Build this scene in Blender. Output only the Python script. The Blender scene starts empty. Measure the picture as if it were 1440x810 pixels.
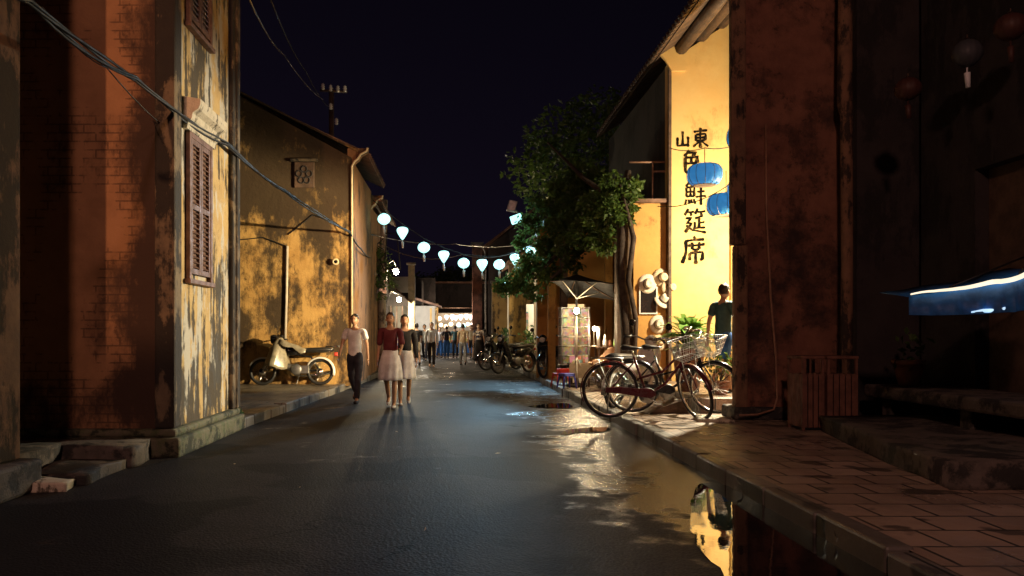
import bpy, bmesh, math, random
from mathutils import Vector, Matrix, Euler, noise as mnoise
random.seed(7)
R = math.radians
sc = bpy.context.scene
C = sc.collection

# ------------------------------------------------------------------ camera
F_PX, VX, VY, CH = 1120.0, 642.0, 470.0, 1.22
cam = bpy.data.cameras.new('camera'); cam_o = bpy.data.objects.new('camera', cam); C.objects.link(cam_o)
cam.lens = 28.0; cam.sensor_width = 36.0
cam.shift_x = (720 - VX) / 1440.0; cam.shift_y = (VY - 405) / 1440.0
cam.clip_end = 2000; cam.clip_start = 0.05
cam_o.location = (0, 0, CH); cam_o.rotation_euler = (R(90), 0, 0)
sc.camera = cam_o

# ------------------------------------------------------------------ night sky
w = bpy.data.worlds.new('World'); sc.world = w; w.use_nodes = True
nt = w.node_tree; nt.nodes.clear()
wo = nt.nodes.new('ShaderNodeOutputWorld'); bg = nt.nodes.new('ShaderNodeBackground')
sky = nt.nodes.new('ShaderNodeTexSky'); sky.sky_type = 'NISHITA'; sky.sun_disc = False
sky.sun_elevation = R(2); sky.sun_rotation = R(150)
bw = nt.nodes.new('ShaderNodeRGBToBW'); mul = nt.nodes.new('ShaderNodeMix'); mul.data_type = 'RGBA'; mul.blend_type = 'MULTIPLY'
mul.inputs[0].default_value = 1.0; mul.inputs[7].default_value = (0.60, 0.42, 1.0, 1)
nt.links.new(sky.outputs[0], bw.inputs[0]); nt.links.new(bw.outputs[0], mul.inputs[6])
nt.links.new(mul.outputs[2], bg.inputs[0]); nt.links.new(bg.outputs[0], wo.inputs[0])
SKY_STRENGTH = 0.0038
bg.inputs[1].default_value = SKY_STRENGTH
moon = bpy.data.lights.new('moonlight', 'SUN'); moon.energy = 0.012; moon.angle = R(0.5); moon.color = (.75, .8, 1)
mo = bpy.data.objects.new('moonlight', moon); C.objects.link(mo); mo.rotation_euler = (R(35), 0, R(150))

sc.view_settings.view_transform = 'Standard'; sc.view_settings.look = 'None'
sc.view_settings.exposure = 0.0; sc.view_settings.gamma = 1.0; sc.view_settings.use_curve_mapping = False
sc.cycles.use_denoising = True
sc.cycles.max_bounces = 7; sc.cycles.diffuse_bounces = 3; sc.cycles.glossy_bounces = 4
sc.cycles.transmission_bounces = 4; sc.cycles.transparent_max_bounces = 12
sc.cycles.sample_clamp_indirect = 4.0; sc.cycles.sample_clamp_direct = 0
sc.cycles.caustics_reflective = False; sc.cycles.caustics_refractive = False

def P(px, py, Y):
    return Vector(((px - VX) / F_PX * Y, Y, CH - (py - VY) / F_PX * Y))

def light(name, loc, power, col, r=0.1):
    l = bpy.data.lights.new(name, 'POINT'); l.energy = power; l.color = col; l.shadow_soft_size = r
    o = bpy.data.objects.new(name, l); C.objects.link(o); o.location = loc
    return o
def spot(name, loc, target, power, col, ang, blend=.4, r=0.1):
    l = bpy.data.lights.new(name, 'SPOT'); l.energy = power; l.color = col; l.shadow_soft_size = r
    l.spot_size = R(ang); l.spot_blend = blend
    o = bpy.data.objects.new(name, l); C.objects.link(o); o.location = loc
    o.rotation_euler = (Vector(target) - Vector(loc)).to_track_quat('-Z', 'Y').to_euler()
    return o
# orange street lamp down the road behind the photographer, a yard lamp behind the right-hand wall, added fill lights, stall and shop bulbs
spot('street_lamp_light', (-2.4, -10.0, 5.6), (-3.1, 8.0, 3.6), 4700, (1.0, .45, .22), 17, .35, .12)
light('street_lamp_glow', (-.6, -5.0, 7.5), 1350, (1.0, .50, .38), .35)  # added fill point for the dim reddish right side, apart from the lamp
light('yard_lamp_light', (5.35, 13.0, 3.0), 820, (1.0, .84, .54), .06)
spot('yard_flood_light', (5.25, 11.55, 2.75), (-3.75, 17.3, 2.3), 9400, (1.0, .75, .40), 40, .7, .08)  # added spot, no fixture: brightens the mouldy gable
spot('yard_flood_light', (5.15, 11.4, 2.75), (-2.85, 9.2, 2.1), 3000, (1.0, .84, .58), 37, .6, .08)  # added spot, no fixture: brightens the peeled street wall
spot('yard_flood_light', (4.9, 12.4, 3.25), (2.25, 10.0, .1), 2300, (1.0, .86, .60), 50, .6, .06)  # added spot, no fixture: brightens the pavement round the bicycles
spot('flood_lamp_light', P(725, 309, 23.8), (-.6, 15.5, 0), 1500, (.42, .76, 1.0), 70, .9, .2)
light('stall_bulb_light', P(811, 437, 16.0), 50, (1.0, .74, .40), .05)
light('stall_lamp_light', P(836, 462, 16.7), 45, (1.0, .74, .42), .04)
light('road_lamp_light', P(557, 382, 29.7), 330, (1.0, .76, .42), .1)
light('arm_lamp_light', P(561, 421, 29.7), 80, (1.0, .85, .6), .1)
light('shop_light', P(592, 442, 40.5), 200, (1.0, .93, .82), .1)
light('open_shop_light', P(563, 436, 34.9), 280, (1.0, .82, .55), .1)
light('lantern_stall_light', (0.0, 45.4, 2.7), 210, (1.0, .74, .50), .3)
light('right_shop_light', (3.9, 25.7, 2.6), 260, (1.0, .78, .42), .1)
light('doorway_light', (3.4, 28.4, 2.3), 130, (1.0, .85, .6), .1)
light('right_house_light', (3.6, 22.0, 2.3), 130, (1.0, .70, .34), .1)

# ------------------------------------------------------------------ node helpers
class N:
    def __init__(s, name):
        s.m = bpy.data.materials.new(name); s.m.use_nodes = True
        s.nt = s.m.node_tree; s.b = s.nt.nodes['Principled BSDF']; s._pos = None
    def n(s, t, **k):
        x = s.nt.nodes.new(t)
        for a, v in k.items(): setattr(x, a, v)
        return x
    def l(s, a, b): s.nt.links.new(a, b)
    def pos(s):
        if s._pos is None: s._pos = s.n('ShaderNodeNewGeometry').outputs['Position']
        return s._pos
    def xyz(s):
        x = s.n('ShaderNodeSeparateXYZ'); s.l(s.pos(), x.inputs[0]); return x.outputs
    def noise(s, scale, detail=6, rough=.55, stretch=None, off=None, obj=False, dist=0):
        t = s.n('ShaderNodeTexNoise'); t.inputs['Scale'].default_value = scale
        t.inputs['Detail'].default_value = detail; t.inputs['Roughness'].default_value = rough
        t.inputs['Distortion'].default_value = dist
        v = s.n('ShaderNodeTexCoord').outputs['Object'] if obj else s.pos()
        if stretch or off:
            mp = s.n('ShaderNodeMapping')
            if stretch: mp.inputs['Scale'].default_value = stretch
            if off: mp.inputs['Location'].default_value = off
            s.l(v, mp.inputs[0]); v = mp.outputs[0]
        s.l(v, t.inputs['Vector']); return t.outputs['Fac']
    def ramp(s, f, a, b, ca=0., cb=1.):
        r = s.n('ShaderNodeMapRange'); r.clamp = True; r.interpolation_type = 'SMOOTHSTEP'
        r.inputs[1].default_value = a; r.inputs[2].default_value = b
        r.inputs[3].default_value = ca; r.inputs[4].default_value = cb
        s.l(f, r.inputs[0]); return r.outputs[0]
    def math(s, op, a, b=None):
        m = s.n('ShaderNodeMath', operation=op)
        for i, v in enumerate((a, b)):
            if v is None: continue
            if isinstance(v, (int, float)): m.inputs[i].default_value = v
            else: s.l(v, m.inputs[i])
        return m.outputs[0]
    def mix(s, f, a, b):
        m = s.n('ShaderNodeMix'); m.data_type = 'RGBA'
        for i, v in ((0, f), (6, a), (7, b)):
            if isinstance(v, (int, float)): m.inputs[i].default_value = v
            elif isinstance(v, tuple): m.inputs[i].default_value = (*v[:3], 1)
            else: s.l(v, m.inputs[i])
        return m.outputs[2]
    def col(s, c):
        if isinstance(c, tuple): s.b.inputs['Base Color'].default_value = (*c[:3], 1)
        else: s.l(c, s.b.inputs['Base Color'])
    def rough(s, r):
        if isinstance(r, (int, float)): s.b.inputs['Roughness'].default_value = r
        else: s.l(r, s.b.inputs['Roughness'])
    def bump(s, h, strength=.4, dist=.02):
        b = s.n('ShaderNodeBump'); b.inputs['Strength'].default_value = strength; b.inputs['Distance'].default_value = dist
        s.l(h, b.inputs['Height']); s.l(b.outputs[0], s.b.inputs['Normal'])
    def set(s, k, v): s.b.inputs[k].default_value = v

def M(name, c, rough=.6, var=.3, scale=6, metal=0., bump=0., spec=None, obj=True):
    n = N(name); f = n.ramp(n.noise(scale, 5, .6, obj=obj), .3, .7)
    d = tuple(x * (1 - var) for x in c); u = tuple(min(1, x * (1 + var * .6)) for x in c)
    n.col(n.mix(f, d, u)); n.rough(n.ramp(f, 0, 1, min(1, rough + .08), max(.02, rough - .08))); n.set('Metallic', metal)
    if bump: n.bump(n.noise(scale * 8, 4, obj=obj), bump, .01)
    return n.m
def emit(name, c, s, base=(.8, .8, .8)):
    n = N(name); n.col(base); n.set('Emission Color', (*c, 1)); n.set('Emission Strength', s)
    f = n.ramp(n.noise(9, 3, obj=True), .3, .7, s * .85, s * 1.1); n.l(f, n.b.inputs['Emission Strength'])
    return n.m

def plaster(name, base, base2, stain, amt=.5, zr=None, white=None, wamt=.0, streak=1., nscale=.9, bumps=.5, xr=None, brick=False, rough=.85, off=(0, 0, 0), fine=1., soft=.16):
    """Aged limewash: two tones, mould stains (more where zr/xr says), vertical run-offs, patches peeled to white."""
    n = N(name)
    big = n.noise(nscale * .8, 6, .6, off=off); mid = n.noise(nscale * 3.2, 8, .65, off=off)
    c = n.mix(n.ramp(mid, .35, .68), base, base2)
    if white:
        wm = n.noise(nscale * 1.6, 8, .68, stretch=(1.5, 1.5, .5), off=(3.3, 1, .2))
        c = n.mix(n.ramp(wm, .62 - wamt * .4, .66 - wamt * .4), c, white)
    st = n.noise(nscale * 2.2, 9, .7, stretch=(1, 1, 1. if streak < .5 else .55), off=(off[0] + 5, off[1] + 2, off[2] + 9))
    run = n.noise(nscale * 7, 5, .6, stretch=(1, 1, .07), off=(1, 4, off[2]))
    f = n.math('ADD', n.math('MULTIPLY', n.ramp(st, .30, .70), .66), n.math('MULTIPLY', n.ramp(big, .30, .70), .34))
    f = n.math('ADD', f, n.math('MULTIPLY', n.math('SUBTRACT', n.ramp(run, .3, .7), .5), .22 * streak))
    if zr:
        z = n.xyz()[2]
        for (a, b, k) in zr: f = n.math('ADD', f, n.ramp(z, a, b, 0, k))
    if xr:
        x = n.xyz()[xr[3]]; f = n.math('ADD', f, n.ramp(x, xr[0], xr[1], 0, xr[2]))
    th = .78 - amt * .5
    m1 = n.ramp(f, th - soft * .4, th + soft)
    spk = n.ramp(n.noise(nscale * 14, 6, .7), .45, .62)
    m2 = n.math('MULTIPLY', n.ramp(f, th - .10, th + .06), n.math('MULTIPLY', spk, .75 * fine))
    m = n.math('MAXIMUM', m1, m2)
    c = n.mix(n.math('MULTIPLY', m, .93), c, stain)
    if brick:
        mp = n.n('ShaderNodeCombineXYZ'); q = n.xyz(); n.l(q[0], mp.inputs[0]); n.l(q[2], mp.inputs[1])
        bt = n.n('ShaderNodeTexBrick'); bt.inputs['Scale'].default_value = 1.0
        bt.inputs['Brick Width'].default_value = .24; bt.inputs['Row Height'].default_value = .085; bt.inputs['Mortar Size'].default_value = .008
        bt.inputs['Color1'].default_value = (1, 1, 1, 1); bt.inputs['Color2'].default_value = (.55, .5, .5, 1); bt.inputs['Mortar'].default_value = (0, 0, 0, 1)
        n.l(mp.outputs[0], bt.inputs[0])
        bm_ = n.math('MULTIPLY', n.ramp(f, th - .2, th - .1), n.ramp(bt.outputs['Fac'], .1, .6))
        bm_ = n.math('MULTIPLY', bm_, n.ramp(n.noise(3.1, 4, .6), .35, .5))
        c = n.mix(n.math('MULTIPLY', bm_, .6), c, (.05, .025, .016))
    n.col(c); n.rough(rough)
    h = n.math('SUBTRACT', n.math('ADD', mid, n.math('MULTIPLY', n.noise(nscale * 22, 6, .6), .4)), n.math('MULTIPLY', m, .35))
    n.bump(h, bumps, .03)
    return n.m

# ------------------------------------------------------------------ materials
MT = {}
def road_mat():
    n = N('wet_asphalt')
    big = n.noise(.33, 6, .6, off=(2, 1, 0)); mid = n.noise(2.2, 6, .6)
    grit = n.n('ShaderNodeTexVoronoi'); grit.inputs['Scale'].default_value = 58; n.l(n.pos(), grit.inputs['Vector'])
    c = n.mix(n.ramp(mid, .3, .7), (.008, .009, .012), (.020, .0205, .026))
    c = n.mix(n.math('MULTIPLY', n.ramp(grit.outputs['Distance'], 0, .7), .35), c, (.09, .085, .08))
    ck = n.n('ShaderNodeTexVoronoi'); ck.feature = 'DISTANCE_TO_EDGE'; ck.inputs['Scale'].default_value = .55
    wv = n.n('ShaderNodeVectorMath', operation='ADD'); wn = n.n('ShaderNodeTexNoise'); wn.inputs['Scale'].default_value = 1.6; wn.inputs['Detail'].default_value = 6
    n.l(n.pos(), wn.inputs['Vector']); n.l(n.pos(), wv.inputs[0]); n.l(wn.outputs['Color'], wv.inputs[1]); n.l(wv.outputs[0], ck.inputs['Vector'])
    c = n.mix(n.math('MULTIPLY', n.ramp(ck.outputs['Distance'], .012, .002), n.ramp(n.noise(.8, 2), .45, .6)), c, (.006, .006, .006))
    patch = n.ramp(n.noise(.5, 4, .5, off=(9, 4, 0)), .54, .57); c = n.mix(n.math('MULTIPLY', patch, .7), c, (.009, .009, .010))
    x = n.xyz()
    side = n.math('MULTIPLY', n.ramp(x[0], .35, 1.7, -.12, .17), n.ramp(x[1], 24, 10, .35, 1.))
    wet = n.ramp(n.math('ADD', n.math('ADD', big, side), n.math('MULTIPLY', n.math('SUBTRACT', mid, .5), .9)), .50, .70)
    n.col(n.mix(n.math('MULTIPLY', wet, .55), c, (.010, .010, .011)))
    n.rough(n.ramp(wet, 0, 1, .60, .20)); n.l(n.ramp(wet, 0, 1, .10, .60), n.b.inputs['Specular IOR Level'])
    h = n.math('ADD', n.math('MULTIPLY', grit.outputs['Distance'], .8), n.noise(34, 5, .65))
    n.bump(h, .36, .010)
    return n.m
def paver_mat(name, c1, c2, mortar, bw, rh, wetlo=.3, rot=0):
    n = N(name)
    mp = n.n('ShaderNodeMapping'); mp.inputs['Rotation'].default_value = (0, 0, rot); n.l(n.pos(), mp.inputs[0])
    jit = n.n('ShaderNodeVectorMath', operation='ADD'); nz = n.n('ShaderNodeTexNoise'); nz.inputs['Scale'].default_value = 3
    sub = n.n('ShaderNodeVectorMath', operation='SCALE'); sub.inputs['Scale'].default_value = .025
    n.l(n.pos(), nz.inputs['Vector']); n.l(nz.outputs['Color'], sub.inputs[0]); n.l(mp.outputs[0], jit.inputs[0]); n.l(sub.outputs[0], jit.inputs[1])
    bt = n.n('ShaderNodeTexBrick'); bt.inputs['Scale'].default_value = 1; bt.inputs['Brick Width'].default_value = bw
    bt.inputs['Row Height'].default_value = rh; bt.inputs['Mortar Size'].default_value = .011; bt.inputs['Bias'].default_value = 0.
    bt.inputs['Color1'].default_value = (*c1, 1); bt.inputs['Color2'].default_value = (*c2, 1); bt.inputs['Mortar'].default_value = (*mortar, 1)
    n.l(jit.outputs[0], bt.inputs[0])
    dirt = n.ramp(n.noise(1.5, 7, .65), .42, .66)
    spots = n.ramp(n.noise(3.4, 3, .4, off=(4, 0, 0)), .60, .67)
    c = n.mix(n.math('MULTIPLY', dirt, .6), bt.outputs['Color'], tuple(x * .4 for x in c1))
    c = n.mix(n.math('MULTIPLY', spots, .75), c, (.018, .016, .016))
    n.col(c); n.rough(n.ramp(n.noise(1.1, 5, .6, off=(7, 7, 0)), .35, .65, .62, wetlo))
    h = n.math('ADD', n.math('MULTIPLY', n.math('SUBTRACT', 1, bt.outputs['Fac']), 1.2), n.math('MULTIPLY', n.noise(18, 6, .6), .5))
    n.bump(h, .6, .012)
    return n.m
MT['road'] = road_mat()
MT['paver'] = paver_mat('sidewalk_pavers', (.46, .35, .27), (.30, .225, .175), (.03, .027, .024), .34, .34, .26)
MT['paver_left'] = paver_mat('left_sidewalk_pavers', (.22, .19, .15), (.15, .13, .105), (.03, .027, .024), .40, .30, .4)
MT['kerb'] = paver_mat('kerb_stone', (.20, .185, .165), (.14, .13, .115), (.02, .02, .02), .18, .8, .35)
MT['ground'] = M('earth', (.05, .045, .04), .9, .4, 1.5)
MT['stone'] = plaster('old_stone', (.13, .11, .095), (.08, .07, .06), (.016, .016, .016), .55, nscale=1.6, streak=.2, rough=.8)
MT['moss_stone'] = plaster('mossy_stone', (.14, .13, .09), (.08, .10, .045), (.02, .025, .015), .5, nscale=2.4, streak=.3)
MT['puddle'] = None
n = N('puddle_water'); n.col((.006, .006, .008)); n.rough(.015); n.set('Specular IOR Level', .9); n.bump(n.noise(7, 4), .05, .01); MT['puddle'] = n.m
MT['A'] = plaster('dark_plaster', (.20, .12, .08), (.13, .08, .06), (.018, .015, .014), .62, nscale=1.1)
MT['Bfront'] = plaster('orange_plaster', (.38, .20, .095), (.28, .145, .07), (.03, .016, .012), .30, nscale=.7, brick=True, xr=(-3.45, -2.98, .62, 0), zr=[(1.3, .4, .3)], streak=.5, soft=.34)
MT['Bside'] = plaster('peeled_ochre_plaster', (.56, .40, .17), (.46, .31, .12), (.03, .026, .02), .40, white=(.52, .49, .41), wamt=.30, nscale=1.25, zr=[(1.0, .4, .25), (2.2, 4.6, .10)], streak=2.2)
MT['Bpil'] = plaster('pilaster_plaster', (.20, .15, .09), (.12, .09, .06), (.016, .014, .013), .86, nscale=1.6, streak=1.2)
MT['F'] = plaster('mouldy_yellow_plaster', (.56, .345, .115), (.44, .25, .075), (.022, .015, .011), .74, nscale=.66, zr=[(2.4, 4.4, .25), (.7, .1, .15)], soft=.30, streak=.7, bumps=.7, off=(2.2, 0, 1.3))  # real mould, thickened upward also to stand for light fading with height
MT['Fside'] = plaster('brown_plaster', (.30, .16, .07), (.24, .12, .05), (.04, .025, .018), .3, nscale=.9)
MT['trim'] = M('pale_edge_plaster', (.72, .60, .38), .7, .25, 4)  # pale tone; on the wall corners it stands in for lamplit edges
MT['Cw'] = plaster('red_brown_plaster', (.25, .11, .068), (.165, .068, .044), (.018, .011, .010), .60, nscale=.75, streak=.4, bumps=.8, off=(0, 3, 6), soft=.42)
MT['Cedge'] = plaster('worn_edge_plaster', (.24, .13, .075), (.16, .09, .055), (.02, .014, .012), .45, nscale=2.)
MT['D'] = plaster('yellow_plaster', (.72, .49, .19), (.68, .43, .15), (.46, .26, .09), .05, nscale=.55, streak=.5, bumps=.25, rough=.8, fine=.4)
MT['Hh'] = plaster('amber_plaster', (.58, .31, .085), (.50, .26, .07), (.26, .13, .04), .12, nscale=.7, streak=.4, bumps=.3)
MT['far_wall'] = plaster('far_ochre_plaster', (.46, .31, .12), (.36, .23, .09), (.05, .04, .03), .42, nscale=.6)
MT['white_wall'] = M('white_render', (.78, .74, .66), .8, .12, 2)
MT['dark_wall'] = plaster('unlit_plaster', (.034, .028, .027), (.022, .018, .018), (.009, .008, .008), .4, nscale=.8)  # near-black base puts the shade of dark walls into the colour
MT['tile'] = M('roof_tile', (.16, .085, .055), .8, .45, 5, bump=.4)
MT['wood'] = M('dark_timber', (.10, .06, .04), .7, .4, 5, bump=.4)
MT['log'] = M('old_log', (.09, .052, .032), .75, .4, 5, bump=.5)
MT['shutter'] = M('brown_shutter_paint', (.17, .085, .055), .6, .35, 12, bump=.2)
MT['cornice'] = plaster('cornice_plaster', (.66, .60, .48), (.56, .50, .38), (.08, .07, .05), .35, nscale=4, streak=.8)
MT['black'] = M('black_rubber', (.015, .015, .016), .55, .3, 8)
MT['blackpaint'] = M('black_paint', (.012, .012, .014), .22, .2, 5)
MT['chrome'] = M('chrome', (.62, .62, .62), .18, .12, 14, metal=1.)
MT['steel'] = M('dull_steel', (.36, .35, .34), .38, .25, 14, metal=1.)
MT['engine'] = M('engine_alloy', (.25, .25, .25), .45, .3, 12, metal=.8)
MT['maroon'] = M('maroon_paint', (.11, .016, .022), .25, .25, 8)
MT['whitepaint'] = M('white_paint', (.75, .75, .73), .28, .08, 6)
MT['vinyl'] = M('seat_vinyl', (.02, .02, .02), .42, .3, 12, bump=.2)
MT['tan'] = M('tan_saddle', (.26, .15, .08), .5, .3, 12)
MT['wire'] = M('white_wire', (.66, .66, .64), .35, .1, 10, metal=.3)
MT['cable'] = M('black_cable', (.012, .012, .013), .6, .2, 5)
MT['pipe'] = M('pvc_pipe', (.55, .50, .42), .5, .2, 6)
MT['pipe2'] = M('rust_pipe', (.30, .16, .10), .55, .3, 6)
MT['pole'] = plaster('pole_concrete', (.42, .38, .31), (.32, .29, .24), (.06, .05, .04), .35, nscale=2.)
MT['skin'] = M('skin', (.46, .27, .17), .5, .12, 14)
MT['hair'] = M('black_hair', (.014, .011, .010), .5, .3, 30, bump=.3)
MT['hairb'] = M('brown_hair', (.045, .022, .014), .5, .3, 30, bump=.3)
MT['eye'] = M('eye_dark', (.02, .015, .012), .2, .1, 10)
def cloth(name, c, v=.18): return M('cloth_' + name, c, .85, v, 9, bump=.35)
for k, c in dict(white=(.70, .72, .76), navy=(.018, .02, .035), black=(.014, .013, .016), maroon=(.12, .02, .03), skirt=(.80, .82, .88),
                 beige=(.48, .38, .26), grey=(.20, .21, .22), blue=(.03, .13, .42), khaki=(.42, .35, .24), teal=(.04, .10, .11), pale=(.60, .66, .70), pink=(.45, .16, .2)).items():
    MT['c_' + k] = cloth(k, c)
n = N('cloth_patterned'); v = n.n('ShaderNodeTexVoronoi'); v.inputs['Scale'].default_value = 16; n.l(n.n('ShaderNodeTexCoord').outputs['Object'], v.inputs['Vector'])
sx = n.n('ShaderNodeSeparateXYZ'); n.l(v.outputs['Color'], sx.inputs[0]); n.col(n.mix(n.ramp(sx.outputs[0], .45, .55), (.03, .03, .06), (.55, .5, .45))); n.rough(.85); MT['c_pattern'] = n.m
MT['tarp'] = M('dark_canvas', (.011, .010, .010), .8, .3, 5, bump=.3)
MT['leafpot'] = None
def leafmat(name, a, b, sc_=2.5, rough=.42):
    n = N(name); f = n.ramp(n.noise(sc_, 5, .7), .3, .7); g = n.ramp(n.noise(30, 2), .3, .7)
    n.col(n.mix(n.math('MULTIPLY', g, .5), n.mix(f, a, b), tuple(x * 1.5 for x in b))); n.rough(rough)
    try: n.set('Subsurface Weight', 0.0)
    except Exception: pass
    tr = n.n('ShaderNodeBsdfTranslucent'); tr.inputs[0].default_value = (*[x * 1.6 for x in b], 1)
    mx = n.n('ShaderNodeMixShader'); mx.inputs[0].default_value = .42
    out = n.nt.nodes['Material Output']
    n.l(n.b.outputs[0], mx.inputs[1]); n.l(tr.outputs[0], mx.inputs[2]); n.l(mx.outputs[0], out.inputs[0])
    return n.m
MT['leaf'] = leafmat('tree_leaf', (.028, .058, .014), (.075, .125, .028))
MT['leaf2'] = leafmat('pot_leaf', (.05, .14, .022), (.13, .24, .05), 6, .3)
MT['leaf3'] = leafmat('shrub_leaf', (.03, .08, .03), (.08, .15, .06), 5)
MT['bark'] = M('bark', (.055, .036, .026), .9, .5, 8, bump=1.)
MT['straw'] = M('straw', (.72, .58, .38), .8, .15, 20, bump=.4)
MT['straw2'] = M('pale_straw', (.82, .72, .58), .8, .12, 20, bump=.4)
MT['band'] = M('hat_band', (.10, .05, .03), .7, .2, 10)
MT['bin'] = M('slat_wood', (.17, .075, .05), .6, .35, 9, bump=.4)
MT['terra'] = M('terracotta', (.28, .12, .07), .75, .3, 7, bump=.2)
n = N('brush_ink'); n.col(n.mix(n.ramp(n.noise(9, 6, .7), .50, .72), (.007, .006, .005), (.16, .09, .03))); n.rough(.95); n.set('Specular IOR Level', .05); MT['ink'] = n.m
MT['redplastic'] = M('red_plastic', (.62, .05, .03), .35, .1, 5)
MT['blueplastic'] = M('blue_plastic', (.06, .07, .45), .35, .1, 5)
MT['blackglass'] = M('dark_glass', (.012, .012, .014), .12, .2, 4)
MT['mosaic'] = None
def lot_mat(name, scale, bright=.6, sat=True):
    n = N(name); v = n.n('ShaderNodeTexVoronoi'); v.inputs['Scale'].default_value = scale; v.distance = 'CHEBYCHEV'
    n.l(n.n('ShaderNodeTexCoord').outputs['Object'], v.inputs['Vector'])
    c = n.mix(.45, v.outputs['Color'], (.42, .26, .14)); c = n.mix(1 - bright, c, (.05, .04, .03)); n.col(c); n.rough(.6); return n.m
MT['cards'] = lot_mat('postcards', 24, .38); MT['goods'] = lot_mat('goods', 9, .8)
MT['lantern'] = emit('lit_white_silk', (.42, 1.0, .95), 1.9, (.85, .95, .95))
MT['lantern_pink'] = emit('lit_pink_silk', (1, .68, .62), 3.2)
MT['lantern_warm'] = emit('lit_warm_silk', (1, .72, .4), 3.2)
MT['bulb'] = emit('hot_bulb', (1, .9, .66), 90)
MT['bulb2'] = emit('small_bulb', (1, .9, .66), 30)
n = N('blue_silk'); q = n.n('ShaderNodeTexCoord'); sx = n.n('ShaderNodeSeparateXYZ'); n.l(q.outputs['Object'], sx.inputs[0])
n.col(n.mix(n.ramp(n.noise(7, 4, obj=True), .3, .7), (.03, .18, .36), (.05, .27, .46))); n.rough(.45)
tr = n.n('ShaderNodeBsdfTranslucent'); tr.inputs[0].default_value = (.10, .36, .70, 1); mx = n.n('ShaderNodeMixShader'); mx.inputs[0].default_value = .55
n.l(n.b.outputs[0], mx.inputs[1]); n.l(tr.outputs[0], mx.inputs[2]); n.l(mx.outputs[0], n.nt.nodes['Material Output'].inputs[0]); MT['bluesilk'] = n.m
MT['whitesilk'] = M('white_silk', (.80, .84, .86), .5, .1, 8)
MT['redsilk'] = M('dull_red_silk', (.06, .02, .014), .6, .2, 8)
MT['greysilk'] = M('dull_grey_silk', (.05, .055, .065), .6, .2, 8)
MT['plasticsheet'] = M('clear_sheet', (.30, .27, .20), .3, .4, 9)
MT['bluecanvas'] = M('blue_canvas', (.02, .16, .52), .6, .35, 7)
MT['led'] = emit('warm_led_rope', (1, .86, .6), 1.3); MT['led2'] = emit('cool_led_rope', (.45, .75, 1), 1.2)  # glow added to draw streaks of light along the awning
MT['insul'] = M('porcelain', (.7, .7, .68), .3, .1, 6)

# ------------------------------------------------------------------ mesh helpers
def rootloc(o):
    v = Vector((0, 0, 0))
    while o: v = v + o.location; o = o.parent
    return v
def tag(o, label=None, cat=None, group=None, kind=None):
    if label: o['label'] = label
    if cat: o['category'] = cat
    if group: o['group'] = group
    if kind: o['kind'] = kind
    return o
def thing(name, label, cat, loc=(0, 0, 0), group=None, rz=0):
    o = bpy.data.objects.new(name, None); C.objects.link(o); o.location = loc; o.rotation_euler = (0, 0, rz); o.empty_display_size = .2
    return tag(o, label, cat, group)

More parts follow.
